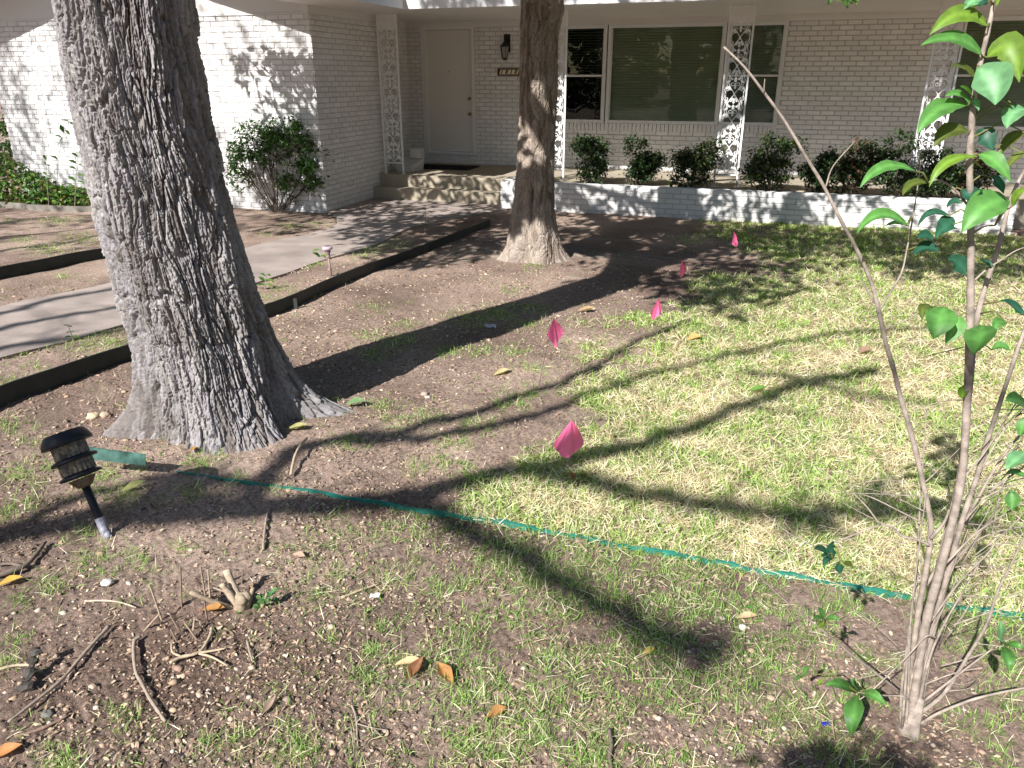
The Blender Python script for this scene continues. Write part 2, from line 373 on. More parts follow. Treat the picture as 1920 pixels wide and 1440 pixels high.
# ------------------------------------------------------------------ house
ZF = .17                                    # porch floor
ZB = 2.45                                   # top of brick
ZE = 2.53                                   # eave (fascia bottom)
DE, SE = 10.72, -5.14                       # main eave depth, wing eave
DW, SW = 9.93, -6.17                        # wing front, wing side
DF = 13.53                                  # main front wall
ZG = -.20                                   # ground at the house
house = thing('house', 'long white painted brick house with a gabled wing and a deep front porch', 'house', (-3, DF, ZG), house=True)
CO, BL, MJ = .0711, .203, .010
def bricks(mb, O, U, N, u0, u1, z0, z1, holes=(), mj=MJ, phase=0, top=None, depth=.012):
    """painted brickwork: a backing sheet and every brick of it, standing 9 mm proud"""
    O = np.asarray(O, float); U = np.asarray(U, float); N = np.asarray(N, float); Zv = np.array([0, 0, 1.])
    def P(u, z, h): return O+U*u+Zv*z+N*h
    # backing in columns round the holes
    us = sorted({u0, u1, *[h[0] for h in holes], *[h[1] for h in holes]}); us = [u for u in us if u0 <= u <= u1]
    for a, b in zip(us[:-1], us[1:]):
        zs = [(z0, z1)]
        for h in holes:
            if h[0] <= a+1e-6 and h[1] >= b-1e-6:
                nz = []
                for (p, q) in zs:
                    if h[2] > p: nz.append((p, min(q, h[2])))
                    if h[3] < q: nz.append((max(p, h[3]), q))
                zs = nz
        for p, q in zs:
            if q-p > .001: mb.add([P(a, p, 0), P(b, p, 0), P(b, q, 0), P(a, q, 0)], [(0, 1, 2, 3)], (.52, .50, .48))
    row = 0; z = z1
    while z > z0+.012:
        zt = z-mj*.5; zb = max(z-CO+mj*.5, z0+.001); zm = (zt+zb)/2; off = (phase+row % 2*.5)*BL
        iv = [(u0, u1)]
        for h in holes:
            if h[2] < zm < h[3]:
                ni = []
                for (p, q) in iv:
                    if h[0] > p: ni.append((p, min(q, h[0])))
                    if h[1] < q: ni.append((max(p, h[1]), q))
                iv = [i for i in ni if i[1]-i[0] > .02]
        for (p, q) in iv:
            k = math.floor((p-off)/BL)
            while k*BL+off < q:
                a = max(k*BL+off+mj*.5, p+.001); b = min((k+1)*BL+off-mj*.5, q-.001); k += 1
                if b-a < .02: continue
                h = depth*random.uniform(.7, 1.15); e = .0035; t = [random.uniform(-.0012, .0012) for _ in range(4)]
                mb.add([P(a, zb, 0), P(b, zb, 0), P(b, zt, 0), P(a, zt, 0), P(a+e, zb+e, h+t[0]), P(b-e, zb+e, h+t[1]), P(b-e, zt-e, h+t[2]), P(a+e, zt-e, h+t[3])],
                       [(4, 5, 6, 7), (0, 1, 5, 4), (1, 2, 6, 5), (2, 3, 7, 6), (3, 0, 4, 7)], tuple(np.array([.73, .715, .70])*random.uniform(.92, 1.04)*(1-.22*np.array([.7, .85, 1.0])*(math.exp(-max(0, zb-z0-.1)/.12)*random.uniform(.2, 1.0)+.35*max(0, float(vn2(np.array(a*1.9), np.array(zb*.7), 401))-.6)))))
        z -= CO; row += 1
def soldier(mb, s0, s1, z0, z1, d):
    mb.c = (.72, .705, .69)
    s = s0
    while s < s1-.02:
        b = min(s+.062, s1); mb.box((s+.003, d-.035, z0+.004), (b-.003, d-.0005, z1-.004)); s += .068
WL0, WL1, WZ0, WZ1 = -3.60, -.02, .93, 2.4495          # left window band
WR0, WR1 = 2.30, 5.6                                   # right window band
DR0, DR1, DRZ = -6.18, -5.16, 2.46                     # door opening
mb = MB()
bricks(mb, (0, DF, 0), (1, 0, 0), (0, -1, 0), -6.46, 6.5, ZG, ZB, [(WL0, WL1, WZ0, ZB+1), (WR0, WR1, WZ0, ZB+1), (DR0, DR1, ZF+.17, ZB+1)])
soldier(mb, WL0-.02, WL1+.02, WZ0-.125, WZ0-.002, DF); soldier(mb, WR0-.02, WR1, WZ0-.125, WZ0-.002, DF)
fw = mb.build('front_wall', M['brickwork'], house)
mb = MB(); mb.c = (.72, .705, .69); SL = -12.03
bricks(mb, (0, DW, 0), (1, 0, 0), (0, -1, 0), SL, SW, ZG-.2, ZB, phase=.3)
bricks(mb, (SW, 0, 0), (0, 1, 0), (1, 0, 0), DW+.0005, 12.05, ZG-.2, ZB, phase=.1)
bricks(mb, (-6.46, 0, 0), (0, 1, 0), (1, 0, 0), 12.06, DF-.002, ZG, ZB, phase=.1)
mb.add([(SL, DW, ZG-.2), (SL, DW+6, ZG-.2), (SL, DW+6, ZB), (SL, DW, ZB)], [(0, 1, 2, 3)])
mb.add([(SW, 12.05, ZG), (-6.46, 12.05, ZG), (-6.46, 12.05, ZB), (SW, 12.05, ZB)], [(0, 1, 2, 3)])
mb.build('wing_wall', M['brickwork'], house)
# gable siding, friezes, soffits
GS, SM = .29, -9.10                                    # rake slope, ridge s
zr = lambda s: ZE+.12+GS*((SE-.0)-SM-abs(s-SM))        # roof underside over the wing at s
mb = MB()
g0 = -.004
mb.add([(SL, DW-.014, ZB+.018), (SW+.004, DW-.014, ZB+.018), (SW+.004, DW-.014, zr(SW)), (SM, DW-.014, zr(SM)), (SL, DW-.014, zr(SL))], [(0, 1, 2, 3, 4)])
mb.box((SL, DW-.013, ZB+.03), (SW, DW+.03, ZB+.20))
for s in (SM, ):
    mb.box((s-.004, DW-.0165, ZB+.02), (s+.004, DW-.0142, zr(SM)-.05))
mb.build('gable_siding', M['paint_siding'], house)
mb = MB()
mb.box((SL, DW-.026, ZB-.004), (SW+.006, DW-.0005, ZB+.016))
mb.build('trim_strip', M['paint_trim'], house)
mb = MB()                                              # frieze boards over the brick of the porch
mb.box((SW-.02, DW+.002, ZB+.0005), (SW+.004, 12.049, ZE+.12)); mb.box((-6.48, 12.03, ZB+.0005), (-6.452, DF-.03, ZE+.12))
mb.box((-6.46, DF-.022, ZB+.0005), (6.5, DF+.02, ZE+.12))
mb.box((-6.46, DF-.030, ZB+.055), (6.5, DF-.0225, ZB+.063))
mb.build('frieze', M['paint_siding'], house)
mb = MB()
mb.add([(SE, DE, ZE+.015), (6.5, DE, ZE+.015), (6.5, DF+.01, ZE+.02), (-6.47, DF+.01, ZE+.02), (-6.47, 11.9, ZE+.02), (SE, 11.9, ZE+.02)], [(0, 1, 2, 3, 4, 5)])
mb.add([(SW-.01, DW-.86, ZE+.021), (SE, DW-.86, ZE+.021), (SE, 11.9, ZE+.021), (SW-.01, 11.9, ZE+.021)], [(0, 1, 2, 3)])
mb.build('soffit', M['paint_siding'], house)
mb = MB(); mb.box((SW+.02, DE+.03, ZE+.03), (6.5, DF+5, ZE+.06)); mb.box((SL+.02, DW+.05, ZE+.03), (SW+.019, DF+5, ZE+.06)); mb.build('light_seal_panels', M['dark'], house)  # unseen dark panels added above the soffits to stop light leaking in
mb = MB()
mb.box((SE+.02, DE-.02, ZE), (6.5, DE, ZE+.16)); mb.box((SE, DW-.87, ZE), (SE+.02, DE, ZE+.16))
mb.box((SL-1.03, DW-.87, ZE), (SL-1.01, DW+6, ZE+.16))
for sg in (1, -1):                                     # rake boards of the gable
    e = SM+sg*(SE-SM); a = [(SM, DW-.89, ZE+GS*(SE-SM)), (e, DW-.89, ZE), (e, DW-.89, ZE+.16), (SM, DW-.89, ZE+.16+GS*(SE-SM))]
    b = [(p[0], p[1]+.02, p[2]) for p in a]
    mb.add(a+b, [(0, 1, 2, 3), (4, 7, 6, 5), (0, 4, 5, 1), (2, 6, 7, 3), (1, 5, 6, 2)])
mb.build('fascia', M['paint_trim'], house)
mb = MB()
for sg in (1, -1):
    e = SM+sg*(SE-SM+.03); z1_ = ZE+.165+GS*(SE-SM); z0_ = ZE+.157
    mb.add([(SM, DW-.90, z1_), (e, DW-.90, z0_), (e, DF+5, z0_), (SM, DF+5, z1_), (SM, DW-.90, z1_+.03), (e, DW-.90, z0_+.03), (e, DF+5, z0_+.03), (SM, DF+5, z1_+.03)],
           [(0, 1, 2, 3), (4, 7, 6, 5), (0, 4, 5, 1), (1, 5, 6, 2), (3, 2, 6, 7)])
mb.add([(SE+.02, DE-.03, ZE+.162), (6.6, DE-.03, ZE+.162), (6.6, DE+6, ZE+1.9), (SE-4, DE+6, ZE+1.9), (SE-4, DE+6, ZE+1.86), (6.6, DE+6, ZE+1.86)], [(0, 1, 2, 3), (3, 2, 5, 4)])
mb.build('roof', M['roof'], house)
mb = MB(); mb.box((-6.46, DF+.02, ZG-.3), (6.5, DF+.12, ZE+.1)) if False else None
# dark rooms behind the openings
for a, b in ((WL0, WL1), (WR0, WR1)):
    mb = MB()
    mb.add([(a, DF+.01, WZ0), (b, DF+.01, WZ0), (b, DF+.5, WZ0), (a, DF+.5, WZ0), (a, DF+.01, ZB+.1), (b, DF+.01, ZB+.1), (b, DF+.5, ZB+.1), (a, DF+.5, ZB+.1)],
           [(2, 3, 7, 6), (0, 1, 2, 3), (4, 7, 6, 5), (0, 3, 7, 4), (1, 5, 6, 2)])
    mb.build('interior', M['dark'], house)
# porch slab and door step
mb = MB()
mb.box((SW+.012, 11.65, ZG-.1), (6.5, DF-.001, ZF))
mb.box((SW+.012, 11.65, ZF), (SW+.0121, 11.6501, ZF+.0001))
mb.build('porch_floor', M['step'], house)
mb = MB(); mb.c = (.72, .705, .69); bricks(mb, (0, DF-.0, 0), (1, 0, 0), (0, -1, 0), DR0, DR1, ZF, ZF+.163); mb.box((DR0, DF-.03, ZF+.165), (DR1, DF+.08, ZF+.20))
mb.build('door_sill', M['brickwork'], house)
# door with casing
fr = MB(); zt = 2.4502
fr.box((DR0, DF-.02, ZF+.2), (DR0+.09, DF+.06, zt)); fr.box((DR1-.055, DF-.02, ZF+.2), (DR1, DF+.06, zt)); fr.box((DR0+.09, DF-.02, zt-.03), (DR1-.055, DF+.06, zt))
fr.box((DR0+.09, DF+.015, ZF+.201), (DR0+.105, DF+.06, zt-.03))
door = MB(); door.box((DR0+.106, DF+.03, ZF+.215), (DR1-.056, DF+.07, zt-.035)); door = door.build('door', M['door'], house)
fr.build('door_frame', M['paint_trim'], door)
for z, r in ((1.30, .028), (1.04, .03)):
    k = MB(); k.lathe((DR1-.12, DF+.03, z), (0, -1, 0), [(0, r), (.008, r), (.012, r*.5), (.035, r*.55), (.05, r*.95), (.062, r*.7), (.065, .002)], 16)
    k.build('knob', M['brass'], door, smooth=True)
k = MB(); k.lathe((DR0+.50, DF+.03, 1.74), (0, -1, 0), [(0, .011), (.005, .011), (.006, .004)], 10); k.build('peephole', M['black'], door)
# windows
def window(s0, s1, z0, z1, rail, blind_col, slats=True, lower=False):
    f = MB(); t = .055
    f.box((s0, DF-.045, z0), (s0+t, DF+.05, z1)); f.box((s1-t, DF-.045, z0), (s1, DF+.05, z1)); f.box((s0+t, DF-.045, z1-t), (s1-t, DF+.05, z1)); f.box((s0+t, DF-.05, z0), (s1-t, DF+.05, z0+.05))
    f.box((s0+t, DF-.012, z0+.05), (s0+t+.014, DF+.03, z1-t)); f.box((s1-t-.014, DF-.012, z0+.05), (s1-t, DF+.03, z1-t))
    if rail: zm = z0+.05+(z1-z0-.1)*.49; f.box((s0+t+.014, DF-.02, zm-.016), (s1-t-.014, DF+.03, zm+.016))
    w_ = f.build('window', M['alu'], house)
    p = MB(); p.add([(s0+t, DF+.008, z0+.05), (s1-t, DF+.008, z0+.05), (s1-t, DF+.008, z1-t), (s0+t, DF+.008, z1-t)], [(0, 1, 2, 3)]); p.build('pane', M['glass'], w_)
    b = MB(); z = z1-t-.01; zl = z0+.06+(0 if not lower else (z1-z0)*.5)
    while z > zl:
        tilt = .021 if not lower else .010; h = .019 if not lower else .004
        b.add([(s0+t, DF+.055, z-h), (s1-t, DF+.055, z-h), (s1-t, DF+.055+tilt, z+h), (s0+t, DF+.055+tilt, z+h), (s0+t, DF+.056, z-h-.002), (s1-t, DF+.056, z-h-.002)], [(0, 1, 2, 3), (4, 5, 1, 0)])
        z -= .042
    b.build('blind', blind_col, w_)
M['blind_dim'] = simple('dim_blind', (.16, .16, .15), .6, .1, 3)
M['blind_grey'] = simple('grey_blind', (.36, .38, .33), .6, .1, 3)
window(-3.60, -2.82, WZ0, WZ1, True, M['blind_dim'], lower=True)
window(-2.80, -.93, WZ0, WZ1, False, M['blind'])
window(-.91, -.02, WZ0, WZ1, True, M['blind_grey'])
window(2.30, 3.50, WZ0, WZ1, True, M['blind'])
window(3.52, 5.60, WZ0, WZ1, False, M['blind'])
# ornamental iron porch posts
def ring2(c, r, a0, a1, n=14): return [(c[0]+r*math.cos(a0+(a1-a0)*i/n), c[1]+r*math.sin(a0+(a1-a0)*i/n)) for i in range(n+1)]
def spiral(c, r0, r1, a0, a1, n=20): return [(c[0]+(r0+(r1-r0)*i/n)*math.cos(a0+(a1-a0)*i/n), c[1]+(r0+(r1-r0)*i/n)*math.sin(a0+(a1-a0)*i/n)) for i in range(n+1)]
def post(s0):
    dp = 11.75; wd = .345; zb = ZF; zt_ = ZE+.02
    r = MB()
    for s in (s0, s0+wd-.026): r.box((s, dp-.013, zb), (s+.026, dp+.013, zt_))
    r.box((s0+.026, dp-.008, zb+.165), (s0+wd-.026, dp+.008, zb+.185)); r.box((s0+.026, dp-.008, 2.335), (s0+wd-.026, dp+.008, 2.352))
    r.box((s0-.02, dp-.03, zb), (s0+.046, dp+.03, zb+.008)); r.box((s0+wd-.046, dp-.03, zb), (s0+wd+.02, dp+.03, zb+.008))
    r.box((s0+.026, dp-.004, 2.352), (s0+wd-.026, dp+.004, zt_))
    p = r.build('porch_post', M['iron'], house)
    m = MB(); cx = s0+wd/2; h = .36; nmod = 6; z = zb+.185
    def T(pts, rad=.0062): m.tube([(cx+a, dp+.002*random.random(), z0_+b) for a, b in pts], rad, 5)
    def lf(a, b, ang, ln=.05, wid=.028):
        ca, sa = math.cos(ang), math.sin(ang); out = [(0, 0), (.25, .5), (.45, .28), (.6, .62), (.8, .3), (1, 0), (.8, -.3), (.6, -.62), (.45, -.28), (.25, -.5)]
        P = [(cx+a+(u*ln)*ca-(v*wid)*sa, z0_+b+(u*ln)*sa+(v*wid)*ca) for u, v in out]
        V = [(x, dp-.006, zz) for x, zz in P]+[(x, dp+.006, zz) for x, zz in P]; n = len(P)
        m.add(V, [tuple(range(n)), tuple(range(2*n-1, n-1, -1))]+[(i, i+n, (i+1) % n+n, (i+1) % n) for i in range(n)])
    for q in range(nmod):
        z0_ = z+q*h
        for g in (1, -1):
            T([(g*(.004+.088*math.sin(math.pi*t)), .01+t*.34) for t in np.linspace(0, 1, 14)])           # pointed oval
            T([(g*x, y) for x, y in spiral((.100, .055), .042, .010, -1.2, 4.6)])
            T([(g*x, y) for x, y in spiral((.100, .300), .042, .010, 1.2, -4.6)])
            T([(g*x, y) for x, y in spiral((.036, .12), .032, .008, math.pi*.9, -3.0)], .005)
            T([(g*.128, 0), (g*.10, .10), (g*.128, .18), (g*.10, .26), (g*.128, .36)], .005)
            lf(g*.05, .05, math.pi/2-g*.7, .075, .032); lf(g*.115, .15, math.pi/2+g*1.0, .062, .034); lf(g*.118, .235, math.pi/2+g*.6, .06, .032); lf(g*.05, .255, math.pi/2+g*.5, .07, .034)
            lf(g*.03, .19, math.pi/2-g*1.2, .06, .032); lf(g*.12, .10, -math.pi/2-g*.4, .05, .03); lf(g*.075, .19, math.pi/2-g*.2, .06, .03)
        lf(0, .06, math.pi/2, .085, .036); lf(0, .15, math.pi/2, .075, .044); lf(0, .23, math.pi/2, .085, .038); lf(0, .33, math.pi/2, .05, .03)
    m.build('scrollwork', M['iron'], p)
for s0 in (-6.10, -3.385, -.80, 1.75): post(s0)

# steps, planter: stand on their own
st = thing('porch_steps', 'low buff concrete step in front of the porch by the white wing', 'step', (-5, 11.5, ZG), house=True)
mb = MB(); mb.box((SW+.012, 11.402, ZG-.1), (-3.86, 11.649, -.012)); mb.build('tread', M['step'], st)
pl = thing('brick_planter', 'long low white brick planter wall along the porch full of shrubs', 'planter', (0, 11.2, ZG), house=True)
mb = MB(); mb.c = (.72, .705, .69); PT = .207
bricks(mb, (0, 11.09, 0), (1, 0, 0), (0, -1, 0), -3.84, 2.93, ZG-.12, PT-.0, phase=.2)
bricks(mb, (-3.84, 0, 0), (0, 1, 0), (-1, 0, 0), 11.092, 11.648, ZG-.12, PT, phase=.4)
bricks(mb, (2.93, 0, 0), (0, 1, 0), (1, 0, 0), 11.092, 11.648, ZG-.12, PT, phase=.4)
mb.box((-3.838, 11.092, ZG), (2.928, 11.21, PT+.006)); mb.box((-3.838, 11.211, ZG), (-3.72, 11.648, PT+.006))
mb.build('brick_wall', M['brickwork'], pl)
mb = MB(); mb.box((-3.719, 11.212, ZG), (2.92, 11.648, PT-.06)); mb.build('soil', M['mulch'], pl)
# wall lantern, number sign, door mat, block
def lantern():
    s, z = at_d(948, 95, DF-.1); t = thing('wall_lantern', 'black carriage lantern on white brick right of the door', 'lantern', (s, DF, z-.15), house=True)
    b = MB(); b.box((s-.055, DF-.03, z-.02), (s+.055, DF-.0095, z+.26)); b.tube([(s, DF-.03, z+.16), (s, DF-.10, z+.20), (s-.005, DF-.13, z+.15), (s-.005, DF-.13, z+.09)], .012, 8)
    b.build('bracket', M['black'], t)
    c = MB(); o = (s-.005, DF-.13, z-.13)
    c.lathe(o, (0, 0, 1), [(.19, .088), (.205, .085), (.235, .05), (.26, .03), (.275, .006)], 6); c.lathe(o, (0, 0, 1), [(-.02, .02), (-.005, .045), (.01, .048)], 6)
    for k in range(6):
        a = 2*math.pi*k/6; c.tube([(o[0]+.045*math.cos(a), o[1]+.045*math.sin(a), o[2]+.01), (o[0]+.078*math.cos(a), o[1]+.078*math.sin(a), o[2]+.19)], .005, 4)
    c.build('cage', M['black'], t)
    g = MB(); g.lathe(o, (0, 0, 1), [(.011, .04), (.188, .073)], 6); g.build('glass_pane', M['lens_dim'], t)
M['lens_dim'] = simple('smoky_lantern_glass', (.24, .235, .22), .25, .15, 8, spec=.5)
lantern()
def house_number():
    s0, z0 = at_d(934, 142, DF); s1, z1 = at_d(976, 128, DF)
    t = thing('house_number_sign', 'brown plaque with cream tiles reading 1810 on the brick right of the door', 'house number', (s0, DF, z0), house=True)
    b = MB(); b.box((s0, DF-.035, z0), (s1, DF-.0095, z1)); b.build('plaque', M['plaque'], t)
    wd = (s1-s0); n = MB()
    for i in range(4):
        a = s0+wd*(.09+.205*i); sk = .022; ww = wd*.203
        V = [(a, DF-.041, z0+.022), (a+ww, DF-.041, z0+.022), (a+ww+sk, DF-.041, z1-.022), (a+sk, DF-.041, z1-.022)]; V += [(x, DF-.0352, z) for x, _, z in V]
        n.add(V, [(0, 1, 2, 3), (0, 4, 5, 1), (1, 5, 6, 2), (2, 6, 7, 3), (3, 7, 4, 0)])
    n.build('number_tile', M['cream'], t)
    for i, ch in enumerate('1810'):
        cu = bpy.data.curves.new('digit', 'FONT'); cu.body = ch; cu.size = (z1-z0-.05)*1.30; cu.align_x = 'CENTER'; cu.shear = .28; cu.extrude = .001; cu.offset = .0034
        tmp = bpy.data.objects.new('digit_tmp', cu); C.objects.link(tmp); dg = bpy.context.evaluated_depsgraph_get(); me = bpy.data.meshes.new_from_object(tmp.evaluated_get(dg)); bpy.data.objects.remove(tmp)
        me.materials.clear(); me.materials.append(M['ink'])
        o = bpy.data.objects.new('digit', me); C.objects.link(o); o.parent = t
        ww = wd*.205; o.location = (wd*(.09+.205*i)+.5*ww, -.0432, .031); o.rotation_euler = (math.pi/2, 0, 0)
house_number()
mb = MB(); mb.box((-6.02, 12.55, ZF+.001), (-4.95, 13.15, ZF+.018)); V = np.array(mb.V)
dm = thing('door_mat', 'black door mat on the porch floor below the front door', 'door mat', (-5.5, 12.85, ZF), house=True)
mb.build('rubber_pad', M['mat'], dm)
mb = MB()
for k in range(22): mb.box((-6.0+k*.0485, 12.57, ZF+.0182), (-5.975+k*.0485, 13.13, ZF+.025))
mb.build('bristles', M['mat'], dm)
def splash_block():
    t = thing('block', 'angular off-white block lying on the porch behind the first lattice post', 'block', (-5.85, 12.05, ZF), house=True)
    m = MB(); a = -5.96; d = 12.0
    m.add([(a-.05, d, ZF+.002), (a+.22, d+.05, ZF+.002), (a+.28, d+.34, ZF+.002), (a, d+.3, ZF+.002), (a-.12, d+.02, ZF+.12), (a+.18, d+.06, ZF+.09), (a+.30, d+.34, ZF+.20), (a+.02, d+.30, ZF+.24)],
          [(0, 3, 2, 1), (4, 5, 6, 7), (0, 1, 5, 4), (1, 2, 6, 5), (2, 3, 7, 6), (3, 0, 4, 7)])
    m.add([(a+.1, d+.22, ZF+.22), (a+.27, d+.30, ZF+.2), (a+.27, d+.45, ZF+.2), (a+.1, d+.4, ZF+.24), (a+.1, d+.22, ZF+.36), (a+.25, d+.30, ZF+.36), (a+.25, d+.45, ZF+.36), (a+.1, d+.4, ZF+.38)],
          [(0, 3, 2, 1), (4, 5, 6, 7), (0, 1, 5, 4), (1, 2, 6, 5), (2, 3, 7, 6), (3, 0, 4, 7)])
    m.build('block_body', M['block'], t)
splash_block()

# ------------------------------------------------------------------ trees in view
def voro(u, v, per, seed):
    """F1, F2 and cell id of a jittered grid, periodic in u"""
    iu = np.floor(u).astype(np.int64); iv = np.floor(v).astype(np.int64); f1 = np.full(u.shape, 9.); f2 = np.full(u.shape, 9.); cid = np.zeros(u.shape)
    for a in (-1, 0, 1):
        for b in (-1, 0, 1):
            cu = iu+a; cv = iv+b; k = cu % per; z = np.zeros_like(k)
            pu = cu+.1+.8*hashf(k, cv, z, seed); pv = cv+.1+.8*hashf(k, cv, z, seed+5); dd = np.hypot(u-pu, v-pv); idv = hashf(k, cv, z, seed+9)
            lt = dd < f1; f2 = np.where(lt, f1, np.minimum(f2, dd)); cid = np.where(lt, idv, cid); f1 = np.where(lt, dd, f1)
    return f1, f2, cid
def trunk_mesh(cen, rad, zs, na, nz, flare, nu, depth, seed, pal, zstretch, smooth_patch=0):
    """cen(z), rad(z) arrays over zs; flare(theta, z) adds to the radius"""
    th = np.linspace(0, 2*np.pi, na, endpoint=False); z = np.linspace(zs[0], zs[-1], nz)
    cx = np.interp(z, zs, [c[0] for c in cen]); cy = np.interp(z, zs, [c[1] for c in cen]); rr = np.interp(z, zs, rad)
    k = np.ones(41)/41
    pad = lambda a: np.convolve(np.pad(a, 20, mode='reflect', reflect_type='odd'), k, 'valid')
    cx, cy, rr = pad(cx), pad(cy), pad(rr)
    Tm, Zm = np.meshgrid(th, z); t01 = Tm/(2*np.pi)
    R0 = rr[:, None]+flare(Tm, Zm)
    u = t01*nu; v = Zm*zstretch
    uw = u+1.5*(fbm2(t01*14, Zm*2.6, seed+1, 2, per=14)-.5)*2+.22*(fbm2(t01*90, Zm*7, seed+2, 2, per=90)-.5)*2
    vw = v+1.1*(fbm2(t01*16, Zm*2.5, seed+3, 3, per=16)-.5)
    f1, f2, cid = voro(uw, vw, nu, seed); e = f2-f1
    gA, gB, gC = voro(uw*2+.3, vw*1.9, nu*2, seed+40); e2 = gB-gA
    hA, hB, hC = voro(uw*.5+.3+.2*(gC-.5), vw*.42, nu//2, seed+60); e3 = hB-hA
    plate = sstep(.03, .16, e); fine = sstep(.02, .12, e2); deep = sstep(.02, .13, e3)
    n1 = fbm2(t01*200, Zm*16, seed+6, 3, per=200); n2 = fbm2(t01*420, Zm*80, seed+7, 2, per=420)
    disp = depth*(.70*deep+.55*plate*(.45+.75*cid)+.36*fine*(.3+1.0*gC)-1.25)+depth*.50*(n1-.5)+depth*.34*(n2-.5)
    R = R0+disp
    X = cx[:, None]+R*np.sin(Tm); Y = cy[:, None]-R*np.cos(Tm)
    V = np.stack([X, Y, Zm], -1).reshape(-1, 3)
    i, j = np.meshgrid(np.arange(nz-1), np.arange(na), indexing='ij'); j2 = (j+1) % na
    F = np.stack([i*na+j, i*na+j2, (i+1)*na+j2, (i+1)*na+j], -1).reshape(-1, 4).astype(np.int32)
    pal = np.array(pal, float); a = np.clip(cid*.6+gC*.4+.9*(fbm2(t01*9, Zm*2.2, seed+8, 3, per=9)-.5), 0, .999)*(len(pal)-1)
    i0 = np.clip(a.astype(int), 0, len(pal)-2); fr_ = (a-i0)[..., None]; col = pal[i0]*(1-fr_)+pal[i0+1]*fr_
    return V, F, col.reshape(-1, 3)
# big leaning trunk
T1Y = 3.72
edge1 = [(0, 97, 365), (66, 107, 370), (139, 122, 383), (197, 133, 392), (237, 142, 401), (299, 157, 416), (357, 170, 430), (419, 182, 448), (467, 203, 463), (520, 217, 480), (573, 238, 496), (613, 253, 509), (660, 266, 523), (700, 273, 535), (740, 279, 545), (770, 281, 552)]
z1, c1, r1 = [], [], []
for y, xl, xr in edge1:
    YY = T1Y
    for _ in range(3): a = at_y(xl, y, YY); YY = T1Y-.10*max(0, a[2]-.3)        # it leans a little towards the street
    b = at_y(xr, y, YY); z1.append((a[2]+b[2])/2); c1.append(((a[0]+b[0])/2, YY)); r1.append((b[0]-a[0])/2-.040)
o_ = np.argsort(z1); z1 = [z1[i] for i in o_]; c1 = [c1[i] for i in o_]; r1 = [r1[i] for i in o_]
zg1 = float(G(c1[0][0], T1Y))
dz = z1[0]-zg1
z1 = [zg1-.10, zg1]+z1; c1 = [(c1[0][0]+.01, T1Y), (c1[0][0]+.005, T1Y)]+c1; r1 = [r1[0]*1.03, r1[0]*1.01]+r1
lean = (c1[-1][0]-c1[-6][0])/(z1[-1]-z1[-6])
for k in range(1, 5):
    z1.append(z1[-1]+.35); c1.append((c1[-1][0]+lean*.35, c1[-1][1]-.035)); r1.append(r1[-1]*.985)
def flare1(T, Z):
    h = np.clip((Z-zg1), -.1, 3); f = np.exp(-h/.13)
    lobes = [(-1.15, .26, .36), (.85, .17, .45), (1.75, .32, .20), (.15, .10, .5), (-2.2, .18, .4), (2.8, .2, .4)]
    s = .015*np.sin(T*5+Z*2)+.008*np.sin(T*9-Z*3)
    for a, amp, wd in lobes:
        dd = np.angle(np.exp(1j*(T-a))); s = s+amp*np.exp(-(dd/wd)**2)*(f*.75+.35*np.exp(-h/.32)*.35)
    s = s-.02*np.exp(-(np.angle(np.exp(1j*(T+.55)))/.16)**2)*np.exp(-h/.35)-.03*np.exp(-(np.angle(np.exp(1j*(T-1.25)))/.14)**2)*np.exp(-h/.4)
    return s
pal1 = [(.115, .098, .09), (.17, .15, .138), (.215, .198, .192), (.25, .232, .238), (.30, .28, .265), (.185, .165, .155)]
tree1 = thing('leaning_tree', 'thick leaning tree trunk with deeply furrowed grey bark in the left foreground', 'tree', (c1[1][0], T1Y, zg1))
V, F, K = trunk_mesh(c1, r1, z1, 960, 1500, flare1, 66, .030, 5, pal1, 4.3)
obj('trunk', V, F, M['bark'], tree1, col=K, smooth=True)
# upright trunk before the porch
b2 = gp(1003, 492); T2Y = b2[1]+.22
edge2 = [(0, 980, 1049), (60, 978, 1044), (120, 977, 1043), (200, 975, 1040), (260, 974, 1037), (300, 973, 1036), (360, 969, 1037), (400, 963, 1039), (430, 960, 1043), (455, 958, 1047)]
z2, c2, r2 = [], [], []
for y, xl, xr in edge2:
    a = at_y(xl, y, T2Y); b = at_y(xr, y, T2Y); z2.append((a[2]+b[2])/2); c2.append(((a[0]+b[0])/2, T2Y)); r2.append((b[0]-a[0])/2)
z2, c2, r2 = z2[::-1], c2[::-1], r2[::-1]; zg2 = float(G(b2[0], T2Y))
z2 = [zg2-.1, zg2]+z2; c2 = [c2[0], c2[0]]+c2; r2 = [r2[0]*1.05, r2[0]*1.03]+r2
for k in range(1, 4): z2.append(z2[-1]+.2); c2.append(c2[-1]); r2.append(r2[-1]*(1.0+.02*k))
